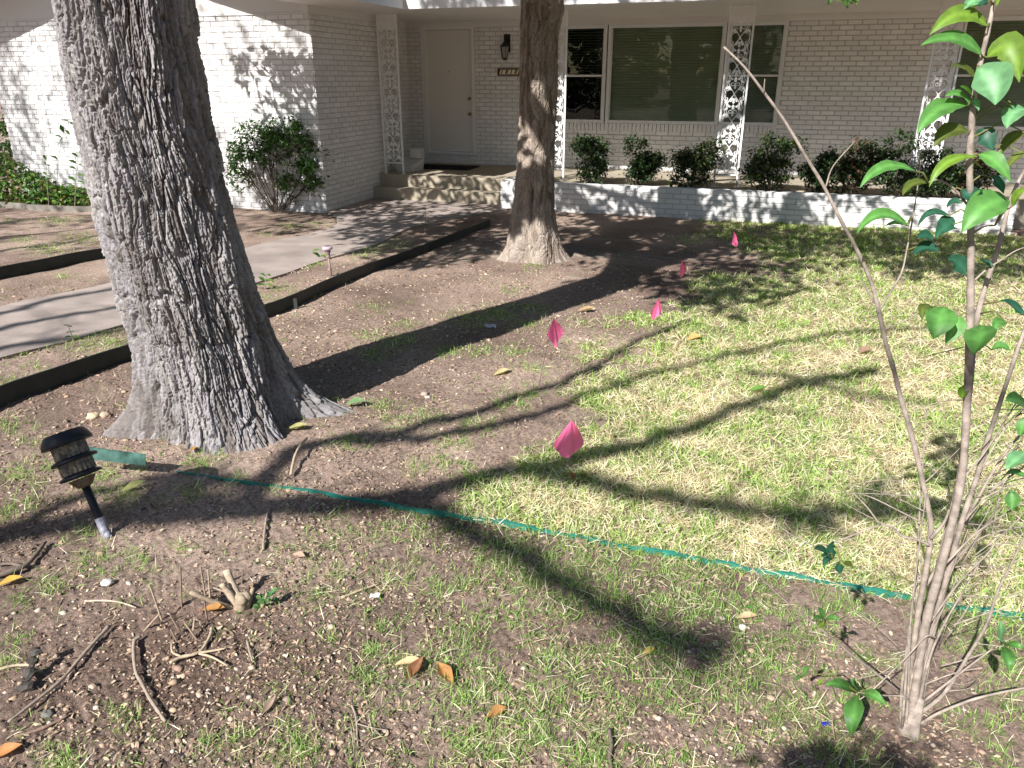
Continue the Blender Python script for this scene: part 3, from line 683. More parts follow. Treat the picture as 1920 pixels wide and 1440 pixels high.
def flare2(T, Z):
    h = np.clip(Z-zg2, -.1, 4); s = .012*np.sin(T*4+Z*1.3)+.008*np.sin(T*7-Z*2.1)
    for a, amp, wd in [(-1.3, .15, .5), (.2, .07, .6), (1.35, .17, .45), (2.6, .15, .5), (-2.4, .15, .5)]:
        s = s+amp*np.exp(-(np.angle(np.exp(1j*(T-a)))/wd)**2)*(np.exp(-h/.10)*.8+.2*np.exp(-h/.35))
    # the slit and the old branch scar
    zc = z2[2]+.30
    s = s-.07*np.exp(-(np.angle(np.exp(1j*(T+.18)))/.10)**2)*np.exp(-((Z-(zg2+.62))/.15)**4)
    s = s+.03*np.exp(-(np.angle(np.exp(1j*(T-.05)))/.16)**2)*np.exp(-((Z-1.22)/.09)**2)-.035*np.exp(-(np.angle(np.exp(1j*(T-.05)))/.07)**2)*np.exp(-((Z-1.22)/.06)**2)
    s = s+.05*np.exp(-(np.angle(np.exp(1j*(T-1.5)))/.35)**2)*np.exp(-((Z-2.25)/.15)**2)
    return s
pal2 = [(.13, .10, .08), (.19, .15, .12), (.27, .22, .18), (.34, .285, .24), (.22, .18, .15)]
tree2 = thing('porch_tree', 'upright tree trunk with patchy tan bark standing before the porch planter', 'tree', (b2[0], T2Y, zg2))
V, F, K = trunk_mesh(c2, r2, z2, 420, 800, flare2, 34, .013, 77, pal2, 6.5)
obj('trunk', V, F, M['bark2'], tree2, col=K, smooth=True)
def surf_root(pts, r0, r1):
    P = spl([gp(*p) for p in pts], 7); m = MB(); n = len(P)
    P = [p+np.array([0, 0, .006*math.sin(i*.9)+.004*random.uniform(-1, 1)-.3*(r0+(r1-r0)*i/n)]) for i, p in enumerate(P)]
    m.tube(P, [(r0+(r1-r0)*i/(n-1))*random.uniform(.85, 1.15) for i in range(n)], 8, c=(.20, .165, .135)); m.build('root', M['deadwood'], tree2, smooth=True)
surf_root([(1050, 480), (1075, 478), (1110, 484), (1160, 482), (1230, 490)], .045, .012)
surf_root([(1058, 476), (1085, 468), (1105, 478), (1150, 476), (1200, 480), (1290, 486), (1350, 488)], .035, .008)
surf_root([(955, 486), (920, 482), (880, 490), (830, 496), (770, 500)], .04, .01)
surf_root([(950, 478), (905, 470), (860, 474), (820, 486)], .035, .01)
surf_root([(1060, 520), (1110, 526), (1150, 545), (1190, 552)], .016, .006)
surf_root([(960, 468), (925, 455), (880, 458), (845, 452)], .03, .01)

# ------------------------------------------------------------------ crowns (mostly above the frame; they throw the dappled shade)
def limb(tree, pts, r0, r1, name='limb', k=6):
    P = spl(pts, k); m = MB(); m.tube(P, lerp_r(r0, r1, len(P)), 9, jit=.06); return m.build(name, M['branch'], tree, smooth=True)
def clumps(centres, radii, per, seed):
    r = np.random.default_rng(seed); out = []
    for c, rad in zip(centres, radii):
        n = int(per*(rad/.4)**2); q = r.normal(0, 1, (n, 3)); q /= np.linalg.norm(q, axis=1, keepdims=True); q *= r.uniform(.25, 1, (n, 1))**.5*rad; q[:, 2] *= .65
        out.append(np.asarray(c)+q)
    return np.concatenate(out)
T2top = np.array([c2[-1][0], T2Y, z2[-1]])
T1top = np.array([c1[-1][0], c1[-1][1], z1[-1]])
CROWN_COL = [(.045, .10, .022), (.06, .13, .03), (.035, .075, .02), (.08, .15, .03)]
def visible(P, pad=30):
    x, y = proj(P); return (x > -pad) & (x < 1920+pad) & (y > -pad) & (y < 1440+pad) & (P[..., 1] > 0)
def sunlit_gap(P):
    """False for leaves that would shade the sunny patches of the porch tree's trunk"""
    k = (T2Y-.25-P[:, 1])/L[1]; q = P+L*k[:, None]; zz = q[:, 2]; inx = np.abs(q[:, 0]-.20+.10*(zz-1.2)) < np.interp(zz, [-.2, .35, .9, 1.35, 1.6, 1.8], [.36, .24, .25, .22, .12, .03])
    return ~((k > 0) & inx & (((zz > .90) & (zz < 1.75)) | ((zz > -.3) & (zz < .38))))
def crown_from_shade(tree, spots, seed, leaf=.10, per=120, name='crown'):
    """spots: (ground px x, px y, height, radius): each a foliage clump standing where its shade falls on the ground"""
    cs = []; rs = []
    for (x, y, h, r_) in spots:
        g = gp(x, y) if not isinstance(x, tuple) else np.array(x); cs.append(lift(g, h)); rs.append(r_)
    P = clumps(cs, rs, per, seed); P = P[~visible(P, 25) & sunlit_gap(P)]
    V, F, K = leaf_cloud(P, leaf, CROWN_COL, seed=seed, aspect=.45); obj(name, V, F.astype(np.int32), M['leaf_crown'], tree, col=K)
    return cs
def sd_ground(s, d): p = W(s, d); p[2] = ZG; return tuple(p)
r_ = np.random.default_rng(5)
def leaf_field(tree, G0, h0, h1, leaf, seed, name='crown', aspect=.42):
    """leaves scattered so that each one's shade falls on one of the ground points G0"""
    r = np.random.default_rng(seed); h = r.uniform(h0, h1, len(G0)); P = G0-L[None, :]*(h/-L[2])[:, None]
    P = P[~visible(P, 30) & sunlit_gap(P)]; V, F, K = leaf_cloud(P, leaf, CROWN_COL, seed=seed, aspect=aspect); obj(name, V, F.astype(np.int32), M['leaf_crown'], tree, col=K)
n_ = 15000; fs, fd = r_.uniform(-6.7, 3.7, n_), r_.uniform(8.2, 12.6, n_)
den = .22+.95*sstep(.34, .66, fbm2(fs*1.7+4, fd*1.7, 301, 3))
den = den*np.where((fs > .1) & (fd < 9.7), .55, 1)*np.where((fs < -4.4) & (fd < 9.6), .5, 1)*np.where((fs > -3.2) & (fs < .2) & (fd < 8.9), .6, 1)
kp = r_.random(n_) < den; fx = fs[kp]*cP+fd[kp]*sP; fy = -fs[kp]*sP+fd[kp]*cP
leaf_field(tree2, np.stack([fx, fy, np.full(len(fx), ZG)], 1), 2.8, 4.3, .18, 31)
pool = [(1060, 412), (1500, 412), (1500, 470), (1480, 560), (1400, 600), (1290, 585), (1230, 545), (1090, 530), (1050, 500)]
pw = np.array([gp(*p)[:2] for p in pool]); n_ = 6500; fx = r_.uniform(pw[:, 0].min(), pw[:, 0].max(), n_); fy = r_.uniform(pw[:, 1].min(), pw[:, 1].max(), n_)
kp = inpoly(fx, fy, [tuple(p) for p in pw]) & (r_.random(n_) < .10+.95*sstep(.36, .64, fbm2(fx*2.2, fy*2.2, 303, 3))); leaf_field(tree2, np.stack([fx[kp], fy[kp], G(fx[kp], fy[kp])], 1), 2.8, 3.9, .17, 33)
pool = [(650, 415), (960, 395), (965, 455), (930, 475), (840, 500), (720, 505), (640, 470)]
pw = np.array([gp(*p)[:2] for p in pool]); n_ = 6000; fx = r_.uniform(pw[:, 0].min(), pw[:, 0].max(), n_); fy = r_.uniform(pw[:, 1].min(), pw[:, 1].max(), n_)
kp = inpoly(fx, fy, [tuple(p) for p in pw]) & (r_.random(n_) < .15+.85*sstep(.36, .6, fbm2(fx*2.2, fy*2.2, 307, 3))); leaf_field(tree2, np.stack([fx[kp], fy[kp], G(fx[kp], fy[kp])], 1), 2.8, 3.9, .17, 35)
pool = [(1480, 425), (1920, 445), (1920, 505), (1760, 560), (1640, 500), (1560, 545), (1470, 560)]
pw = np.array([gp(*p)[:2] for p in pool]); n_ = 6000; fx = r_.uniform(pw[:, 0].min(), pw[:, 0].max(), n_); fy = r_.uniform(pw[:, 1].min(), pw[:, 1].max(), n_)
kp = inpoly(fx, fy, [tuple(p) for p in pw]) & (r_.random(n_) < .9*sstep(.42, .62, fbm2(fx*1.9, fy*1.9, 305, 3))); leaf_field(tree2, np.stack([fx[kp], fy[kp], G(fx[kp], fy[kp])], 1), 3.0, 4.0, .15, 34)
def crown_at(tree, cs, rs, per, leaf, seed, cols=CROWN_COL, pad=25):
    P = clumps(cs, rs, per, seed); P = P[~visible(P, pad) & sunlit_gap(P)]; V, F, K = leaf_cloud(P, leaf, cols, seed=seed, aspect=.45)
    obj('crown', V, F.astype(np.int32), M['leaf_crown'], tree, col=K)
cs = []; rs = []
for k in range(64):                      # foliage shading the trunk itself
    lowp = k < 30; z = r_.uniform(.25, .75) if lowp else r_.uniform(1.65, 2.2); t_ = r_.uniform(4.3, 5.6) if lowp else r_.uniform(2.6, 4.0)
    cs.append(np.array([.22+r_.uniform(-.3, .3), T2Y-.2, z+zg2+.2])-L*t_); rs.append(r_.uniform(.14, .26))
for k in range(9):                      # a leafy spray close before the wing wall
    cs.append(np.append(W(r_.uniform(-6.85, -6.25), DW)[:2], r_.uniform(1.45, 2.05))-L*r_.uniform(1.9, 2.4)); rs.append(r_.uniform(.08, .16))
crown_at(tree2, cs, rs, 420, .11, 77)
# high crown over the leaning tree, unseen, added to block sky light
cs = []; rs = []
for k in range(520):
    p = np.array([r_.uniform(-9, 5), r_.uniform(3.0, 11), r_.uniform(5.8, 10)]); q = p+L*(p[2]/-L[2]); s_, d_ = to_sd(q[0], q[1])
    if d_ < 13.8 or (s_ < -5.6 and d_ < 16): continue
    cs.append(p); rs.append(r_.uniform(.45, .8))
crown_at(tree1, cs, rs, 75, .15, 78)
n_ = 7800; fs = r_.uniform(-12.2, -6.2, n_); fz = r_.uniform(-.3, 2.7, n_); dn = .25+.9*sstep(.40, .66, fbm2(fs*1.1+2, fz*1.1+7, 311, 3)); dn = dn*np.interp(fs, [-12, -10.3, -9, -6.2], [1.1, 1.0, .8, .62]); kp = r_.random(n_) < dn
wp = np.array([W(a, DW) for a in fs[kp]]); wp[:, 2] = fz[kp]
leaf_field(tree1, wp, 5.6, 7.2, .13, 79)  # unseen leaves added up the sun ray to mottle and dim the wing wall
n_ = 2600; fs = r_.uniform(-12, -5.9, n_); fd = r_.uniform(6.2, 10, n_); kp = r_.random(n_) < .15+.9*sstep(.45, .62, fbm2(fs*.8, fd*2.4, 313, 3)); leaf_field(tree1, np.stack([fs[kp]*cP+fd[kp]*sP, -fs[kp]*sP+fd[kp]*cP, np.full(kp.sum(), ZG)], 1), 4.6, 6.0, .15, 80)
limb(tree1, [T1top-np.array([0, 0, .6]), T1top+(-.2, .2, .5), T1top+(-1.2, 1.2, 2.0), T1top+(-3, 2.6, 3.6)], .2, .06)
limb(tree1, [T1top-np.array([0, 0, .6]), T1top+(.1, .2, .8), T1top+(1.0, .9, 2.4), T1top+(3, 2.2, 3.8)], .2, .06)
limb(tree1, [T1top-np.array([0, 0, .6]), T1top+(-.1, .4, 1.0), T1top+(.2, 2.4, 2.6), T1top+(.0, 4.4, 3.6)], .17, .05)
limb(tree2, [T2top-np.array([0, 0, .25]), T2top+(-.35, -.5, .5), T2top+(-1.2, -1.6, 1.1), T2top+(-2.2, -2.6, 1.7)], .14, .04)
limb(tree2, [T2top-np.array([0, 0, .25]), T2top+(.35, -.3, .5), T2top+(1.3, -1.2, 1.2), T2top+(2.4, -2.2, 1.6)], .14, .04)
limb(tree2, [T2top-np.array([0, 0, .2]), T2top+(.0, .1, .7), T2top+(-.2, -.6, 1.7), T2top+(.2, -1.4, 2.8)], .13, .04)
limb(tree2, [T2top+(-1.0, -1.4, 1.0), T2top+(-2.6, -.6, 1.2), T2top+(-3.6, .2, 1.1)], .05, .02)
limb(tree2, [T2top+(1.2, -1.1, 1.1), T2top+(2.8, -.4, 1.2), T2top+(4.0, -.4, 1.3)], .05, .02)

hl = MB()
for (B, Mq, T, wd) in [((1578, -12), (1584, 0), (1590, 17), 13), ((1585, -10), (1594, 0), (1597, 8), 10), ((1590, -12), (1602, -2), (1606, 14), 9), ((1570, -14), (1560, -4), (1552, 10), 10), ((1580, -14), (1575, -4), (1568, 4), 10), ((1562, -16), (1566, -8), (1572, 3), 10), ((1600, -16), (1598, -6), (1612, 3), 9)]:
    b_, m_, t_ = at_y(*B, 6.0), at_y(*Mq, 5.97), at_y(*T, 5.95); leaf_geo(hl, b_, m_, t_, wd*6.0/FPX, (0, -1, .5), random.choice([(.05, .11, .025), (.07, .14, .03), (.11, .13, .03)]), n=6, vein=True)
hl.tube([at_y(1590, -60, 6.1), at_y(1586, -25, 6.05), at_y(1580, -8, 6.0)], [.008, .006, .003], 6, c=(.12, .09, .06)); hl.build('leaf_spray', M['leaf'], tree2, smooth=True)

# ------------------------------------------------------------------ low things on the lawn
def ribbon(name, px_pts, h, th, m, parent=None, sub=5, wob=.004, sink=.04, lean=0, P=None):
    P = spl([gp(*p) for p in px_pts], sub) if P is None else P
    mb = MB(); V = []; n = len(P)
    hs = h if hasattr(h, '__len__') else [h, h]
    for i, p in enumerate(P):
        t = P[min(i+1, n-1)]-P[max(i-1, 0)]; t[2] = 0; t /= np.linalg.norm(t); nn = np.array([-t[1], t[0], 0]); hh = float(np.interp(i/(n-1), np.linspace(0, 1, len(hs)), hs))*(1+(.12*math.sin(i*2.3)+.22*math.sin(i*.7) if len(hs) > 2 else 0))
        z = p[2]; q = p+nn*random.uniform(-wob, wob)
        a = q-nn*th/2; b = q+nn*th/2; l_ = nn*lean
        V += [(*a[:2], z-sink), (*b[:2], z-sink), (*(b+l_)[:2], z+hh), (*(a+l_)[:2], z+hh)]
    F = [(i*4+k, i*4+(k+1) % 4, i*4+4+(k+1) % 4, i*4+4+k) for i in range(n-1) for k in range(4)]+[(3, 2, 1, 0), tuple((n-1)*4+k for k in range(4))]
    mb.add(V, F); return mb.build(name, m, parent, origin=None if parent else P[n//2])
def edging(px, h, label, stakes=(), m='edging', th=.012):
    P = spl([gp(*p) for p in px], 5); t = thing('garden_edging', label, 'edging', P[len(P)//2], 'edging strips along the beds')
    ribbon('strip', px, h, th, M[m], t)
    for sx, sy in stakes:
        p = gp(sx, sy); mb = MB(); mb.box((p[0]-.014, p[1]-.020, p[2]-.1), (p[0]+.014, p[1]-.010, p[2]+.085)); mb.build('stake', M[m], t)
    return t
edging([(-300, 890), (0, 764), (130, 716), (260, 671), (380, 634), (503, 594), (553, 574), (623, 541), (690, 513), (757, 489), (827, 461), (875, 441), (919, 423)], (.12, .085),
       'dark steel edging running from the left side past both trees towards the steps', [(556, 578)])
edging([(-300, 590), (0, 524), (60, 512), (95, 505), (140, 495), (205, 484), (300, 470)], .115, 'dark edging on the far side of the concrete walk at left')
edging([(-200, 385), (0, 388), (60, 393), (110, 396), (170, 397), (240, 396)], .075, 'grey timber edging of the planted bed below the wing wall', m='timber', th=.05)
gs = [(330, 885), (400, 895), (480, 908), (560, 919), (640, 933), (720, 947), (800, 962), (870, 974), (960, 988), (1060, 1008), (1150, 1025), (1260, 1045), (1350, 1061), (1400, 1072), (1500, 1088), (1570, 1102), (1690, 1122), (1760, 1136), (1830, 1148), (1920, 1158), (2100, 1176)]
o = ribbon('lawn_edging', gs, [.004, .012, .020, .022, .020, .018], .011, M['greenstrip'], wob=.002, sub=6); tag(o, 'green plastic lawn edging half buried across the front of the lawn', 'edging')
Pq = [at_y(150, 858, 2.98), at_y(215, 866, 2.99), at_y(274, 873, 3.0)]
o = ribbon('loose_edging', None, (.052, .05), .006, M['greenworn'], P=spl(Pq, 5), wob=.001, sink=.0, lean=.012); tag(o, 'short loose strip of worn green edging against the leaning tree roots', 'edging')

# survey flags
def flag(px, wire, fold, label, Yoff=0):
    """px = outline round the film, first point where it is gathered at the wire's top; wire = ground point"""
    g = gp(*wire); Y = g[1]
    t = thing('survey_flag', label, 'flag', g, 'pink survey flags in the lawn')
    top = at_y(px[0][0], px[0][1], Y); m = MB(); m.tube(spl([g-np.array([0, 0, .05]), g+(top-g)*.5+np.array([.004, .01, 0]), top], 5), .0016, 5); m.build('wire', M['wire'], t)
    out = [at_y(x, y, Y) for x, y in px]; cen = sum(out)/len(out)
    V = []; F = []; K = []; rows = 9; lo = out[1:]
    cols_ = spl(lo, 5)
    for i in range(rows+1):
        a = i/rows
        for j, q in enumerate(cols_):
            u = j/(len(cols_)-1); dep = fold*a**.7*(math.sin(u*math.pi*3.0+.6)+.45*math.sin(u*math.pi*7+1)+.30*math.sin(u*math.pi*13+a*4))
            p = top*(1-a)+q*a; bulge = .10*math.sin(a*math.pi)*(p-(top*(1-a)+cen*a)); V.append(p+bulge+np.array([0, dep, 0]))
    nc = len(cols_)
    F = [(i*nc+j, i*nc+j+1, (i+1)*nc+j+1, (i+1)*nc+j) for i in range(rows) for j in range(nc-1)]
    obj('film', V, F, M['flag'], t, col=np.tile(np.array([[1.0, .20, .42]]), (len(V), 1)), smooth=True)
flag([(1072, 787), (1037, 838), (1044, 846), (1058, 856), (1078, 848), (1095, 833), (1084, 806)], (1068, 884), .012, 'pink survey flag nearest the camera, spread open like a kite')
flag([(1038, 597), (1025, 632), (1030, 636), (1042, 650), (1046, 640), (1057, 624), (1047, 608)], (1005, 735), .014, 'folded pink survey flag on a slanting wire left of the middle flags')
flag([(1235, 560), (1220, 588), (1225, 601), (1231, 592), (1239, 589), (1240, 578), (1237, 566)], (1232, 640), .016, 'crumpled pink survey flag over bare soil in mid lawn')
flag([(1279, 486), (1275, 508), (1276, 521), (1281, 514), (1287, 510), (1286, 502)], (1307, 577), .014, 'narrow pink survey flag on a tall wire leaning left in dark shade')
flag([(1376, 433), (1373, 458), (1379, 462), (1384, 458), (1381, 444)], (1388, 492), .014, 'smallest pink survey flag, nearest to the brick planter')

# path lights
def path_light():
    B = gp(200, 1004); T = at_y(114, 803, B[1]+.13); ax = (T-B); Ln = np.linalg.norm(ax); ax /= Ln
    t = thing('path_light', 'black tiered path light tilted over beside the leaning tree', 'path light', B)
    h = Ln
    m = MB(); m.tube([B-ax*.02, B+ax*(h-.22)], .0155, 14); m.build('pole', M['black'], t, smooth=True)
    m = MB(); m.tube([B-ax*.06, B+ax*.075], .0175, 14, c=(.3, .3, .36)); m.lathe(B-ax*.005+np.array([.014, -.01, 0]), ax, [(0, .004), (.004, .012), (.02, .014), (.028, .006)], 10); m.build('stake', M['stake_grey'], t, smooth=True)
    o = B+ax*(h-.215)
    for zz, rr in ((.020, .076), (.085, .084)):
        m = MB(); m.lathe(o, ax, [(zz-.008, rr*.55), (zz-.007, rr*.98), (zz-.003, rr), (zz+.004, rr*.985), (zz+.012, rr*.72)], 36); m.build('louver', M['black'], t, smooth=False)
    m = MB(); m.lathe(o, ax, [(.146, .066), (.148, .091), (.156, .092), (.176, .084), (.192, .074), (.196, .070), (.198, .03), (.198, .002)], 36); m.build('cap', M['black'], t)
    for z0_, z1_ in ((.032, .077), (.097, .150)):
        m = MB(); n = 44; V = []
        U = np.cross(ax, (0, 1., .1)); U /= np.linalg.norm(U); Bq = np.cross(ax, U)
        for hh in (z0_, z1_):
            for k in range(n): a = 2*math.pi*k/n; rr = .060+(.0028 if k % 2 else -.0028); V.append(o+ax*hh+(U*math.cos(a)+Bq*math.sin(a))*rr)
        m.add(V, [(k, (k+1) % n, n+(k+1) % n, n+k) for k in range(n)]); m.build('lens', M['lens'], t)
    m = MB(); m.lathe(o, ax, [(-.03, .018), (-.022, .03), (.0, .045), (.008, .05)], 24); m.build('collar', M['lens_brown'], t)
M['stake_grey'] = simple('scuffed_grey_stake', (.22, .22, .26), .5, .4, 60)
M['lens_brown'] = simple('brown_collar', (.13, .10, .07), .6, .4, 60)
path_light()
def solar_light():
    B = gp(621, 519); T = at_y(613, 461, B[1]); ax = (T-B); Ln = np.linalg.norm(ax); ax /= Ln
    t = thing('solar_light', 'small faded plastic solar light staked beside the concrete walk', 'solar light', B)
    m = MB(); m.tube([B-ax*.06, B+ax*(Ln-.09)], .011, 10); m.build('stake', M['faded'], t, smooth=True)
    m = MB(); m.lathe(B+ax*(Ln-.11), ax, [(0, .020), (.012, .022), (.02, .016), (.07, .031), (.075, .026)], 20); m.build('body', M['faded'], t, smooth=False)
    m = MB(); m.lathe(B+ax*(Ln-.036), ax, [(0, .032), (.004, .048), (.018, .050), (.028, .043), (.034, .030), (.032, .029)], 24); m.build('cap', M['faded_lilac'], t)
    m = MB(); m.lathe(B+ax*(Ln-.0015), ax, [(0, .028), (.003, .028)], 20); m.build('solar_panel', M['panel'], t)
M['faded'] = simple('faded_brown_plastic', (.24, .17, .155), .6, .15, 20)
M['faded_lilac'] = simple('faded_lilac_plastic', (.42, .33, .36), .5, .1, 20)
M['panel'] = simple('dim_solar_panel', (.16, .135, .15), .3, .1, 20)
solar_light()

# ------------------------------------------------------------------ shrubs and plants
def shrub(base, blobs, nl, leaf, cols, label, cat='shrub', group=None, nstem=9, name='shrub', seed=0, stem_r=.008, hide=0):
    """blobs: (centre, (rx, ry, rz)); leaves fill the shells of the blobs"""
    r = np.random.default_rng(seed); t = thing(name, label, cat, base, group); base = np.asarray(base, float)
    pts = []
    vols = np.array([b[1][0]*b[1][2] for b in blobs]); vols = vols/vols.sum()
    for (c, ra), vv in zip(blobs, vols):
        n = int(nl*vv); sub = max(4, n//26)
        q = r.normal(0, 1, (sub, 3)); q /= np.linalg.norm(q, axis=1, keepdims=True); q *= r.uniform(.35, 1, (sub, 1))**.6; cc = np.asarray(c)+q*np.asarray(ra)
        p = cc[r.integers(0, sub, n)]+r.normal(0, .30, (n, 3))*leaf*2.2; pts.append(p)
    P = np.concatenate(pts)
    m = MB()
    for k in range(nstem):
        (c, ra) = blobs[r.integers(0, len(blobs))]; e = np.asarray(c)+r.normal(0, .5, 3)*np.asarray(ra); b0 = base+np.array([r.normal(0, .03), r.normal(0, .03), -.02])
        md = b0+(e-b0)*.5+np.array([(e-b0)[0]*.15, (e-b0)[1]*.1, .02]); sp = spl([b0, md, e], 5); m.tube(sp, lerp_r(stem_r, stem_r*.35, len(sp)), 5)
        for _ in range(3):
            i0 = r.integers(4, len(sp)); e2 = np.asarray(blobs[r.integers(0, len(blobs))][0])*.3+e*.7+r.normal(0, .55, 3)*np.asarray(ra); m.tube(spl([sp[i0], (sp[i0]+e2)/2+r.normal(0, .02, 3), e2], 3), lerp_r(stem_r*.5, stem_r*.2, 7), 4)
    m.build('stem', M['shrub_stem'], t)
    V, F, K = leaf_cloud(P, leaf, cols, seed=seed+1, aspect=.52); obj('foliage', V, F.astype(np.int32), M['leaf'], t, col=K)
    return t
DKC = [(.03, .062, .020), (.022, .05, .017), (.045, .085, .022), (.05, .06, .025)]
BRC = [(.05, .13, .022), (.07, .165, .03), (.035, .09, .018), (.11, .20, .03)]
# planter shrubs
plant_lab = ['small round dark shrub in the planter just right of the porch tree', 'tall narrow dark shrub, second along the planter from the porch tree', 'spreading dark shrub below the right edge of the big window',
             'broad dense dark shrub right of the lattice post in mid planter', 'low dark shrub left of the bare leaning stick', 'upright dark shrub with bronze tips right of the leaning stick', 'big dark dense shrub left of the right lattice post',
             'dark shrub half hidden under the right lattice post', 'loose leggy shrub with yellowish tips at the planter right end']
specs = [(1110, 268, 338, 64), (1206, 252, 345, 74), (1303, 268, 345, 92), (1452, 262, 352, 100), (1543, 278, 355, 66), (1606, 272, 358, 72), (1694, 258, 366, 96), (1764, 282, 368, 76), (1834, 284, 370, 70)]
for k, (cx, yt, yb, wd) in enumerate(specs):
    dq = 11.42; s, zt_ = at_d(cx, yt, dq); _, zb_ = at_d(cx, yb, dq); sc = .00845; rw = wd*sc/2*1.02; H = zt_-PT+.06
    if k == 0: H *= 1.0
    base = W(s, dq, PT-.06); r2_ = np.random.default_rng(100+k); bl = []
    for q in range(6):
        a = r2_.uniform(-1, 1); hz = PT-.04+H*r2_.uniform(.22, .92)
        bl.append((W(s+a*rw*.62, dq+r2_.uniform(-.10, .14), hz), (rw*.5, .16, H*.18)))
    bl.append((W(s, dq, PT+H*.32), (rw*.75, .17, H*.30)))
    cols = list(DKC)
    if k in (2, 3, 8): cols.append((.14, .19, .05))
    if k in (5, 8): cols.append((.15, .07, .04))
    shrub(base, bl, 3000 if k != 8 else 1700, .058, cols, plant_lab[k], group='dark shrubs in the brick planter', seed=200+k, name='planter_shrub')
# wing bush
bb = gp(520, 398); Yb = bb[1]; pxm = lambda x, y: at_y(x, y, Yb)
bl = []
for (x, y, rx, rz) in [(480, 245, 36, 20), (545, 245, 40, 22), (455, 290, 26, 34), (580, 285, 28, 34), (520, 265, 36, 20), (590, 320, 18, 34), (450, 325, 20, 24), (555, 300, 24, 26), (500, 290, 22, 18), (585, 345, 16, 18), (540, 350, 20, 24)]:
    sc = (Yb/math.cos(.0))/FPX*1.02; bl.append((pxm(x, y)+np.array([0, random.uniform(-.15, .1), 0]), (rx*sc, .22, rz*sc)))
shrub(bb, bl, 5200, .062, BRC+[(.03, .07, .015)]*2, 'rounded green shrub with bare lower stems against the sunny wing wall', seed=41, nstem=20, stem_r=.010, name='wing_shrub')
# bed at the left
def bed():
    pts = []; r = np.random.default_rng(9)
    for k in range(3600):
        x = r.uniform(-60, 175); top = np.interp(x, [-60, 0, 60, 100, 175], [262, 285, 318, 345, 358]); y = r.uniform(top, 388)
        g = gp(x, 386+r.uniform(-6, 3)); p = at_y(x, y, g[1]+r.uniform(-.1, .35)); pts.append(p)
    V, F, K = leaf_cloud(pts, .085, BRC+[(.16, .26, .05), (.20, .12, .05), (.07, .15, .03)], seed=3, aspect=.6)
    o = obj('ground_cover', V, F.astype(np.int32), M['leaf'], col=K, origin=gp(80, 388)); tag(o, 'leafy green ground cover in the bed below the wing wall', 'ground cover', kind='stuff')
bed()
def weed_plant(px, name, label, leafs, m='leaf', size=.05, group=None):
    g = gp(*px[0]); P = [at_y(x, y, g[1]) for x, y in px]; P[0] = g; t = thing(name, label, 'plant', g, group)
    mb = MB(); sp = spl(P, 4); mb.tube(sp, lerp_r(.005, .002, len(sp)), 5); mb.build('stem', M['twig'], t)
    lm = MB()
    for (x, y, ln) in leafs:
        B = at_y(x, y, g[1]); i = min(range(len(sp)), key=lambda k: np.linalg.norm(sp[k]-B)); d = B-sp[i]; d = d/(np.linalg.norm(d)+1e-6)+np.array([0, random.uniform(-.7, .3), .1]); d /= np.linalg.norm(d)
        c = random.choice(BRC); leaf_geo(lm, sp[i], sp[i]+d*ln*.5+np.array([0, 0, ln*.1]), sp[i]+d*ln, ln*.5, (0, -.3, 1), c, n=4)
    lm.build('foliage', M['leaf'], t, smooth=True)
weed_plant([(104, 385), (108, 330), (110, 290), (120, 250), (130, 228)], 'tall_weed', 'tall thin weed with pale leaves before the white wing wall',
           [(125, 228, .13), (135, 232, .11), (118, 246, .13), (128, 250, .10), (106, 256, .12), (116, 262, .08), (110, 272, .06), (84, 288, .12), (97, 294, .10), (104, 295, .08)])
weed_plant([(140, 390), (142, 340), (145, 300), (148, 284)], 'leafy_weed', 'leafy weed close to the leaning trunk by the wing wall', [(150, 285, .12), (140, 292, .12), (135, 305, .14), (152, 312, .14), (128, 315, .13), (150, 330, .14), (130, 335, .14), (155, 345, .13), (138, 350, .13)])
weed_plant([(92, 392), (88, 340), (86, 300)], 'slim_weed', 'slim dark weed over the bed left of the tall weed', [(80, 290, .08), (92, 292, .08), (84, 305, .06), (94, 312, .07), (82, 325, .08), (96, 335, .08), (80, 345, .08), (95, 352, .09)])
weed_plant([(138, 640), (132, 622), (126, 607)], 'walk_weed', 'dark slender weed at the near edge of the concrete walk', [(124, 610, .03), (130, 612, .03), (134, 622, .04), (126, 624, .03), (128, 632, .05), (142, 632, .05)])
weed_plant([(497, 543), (498, 525), (500, 512)], 'edge_weed', 'small green weed beside the walk right of the big trunk', [(494, 516, .06), (506, 516, .06), (492, 526, .08), (508, 528, .08), (496, 534, .08), (504, 535, .07)])
weed_plant([(601, 484), (602, 476), (600, 468)], 'solar_weed', 'tiny weed growing beside the solar light', [(594, 470, .09), (606, 468, .08), (596, 480, .1), (608, 480, .09)])
weed_plant([(797, 438), (798, 415), (797, 385)], 'bare_weed', 'bare thin weed stalks standing at the end of the walk', [(790, 425, .06), (804, 420, .06), (812, 415, .05), (785, 418, .07)])
# far hedge past the wing corner
hb = W(-13.4, 11.5, ZG); shrub(hb, [(hb+np.array([0, 0, .8]), (1.1, .8, .75)), (hb+np.array([-1.2, .3, .9]), (1.1, .8, .8)), (hb+np.array([.35, -.6, .4]), (.45, .5, .4))], 2600, .09, BRC+DKC, 'dark green hedge beyond the left corner of the wing', 'hedge', seed=71, name='hedge')

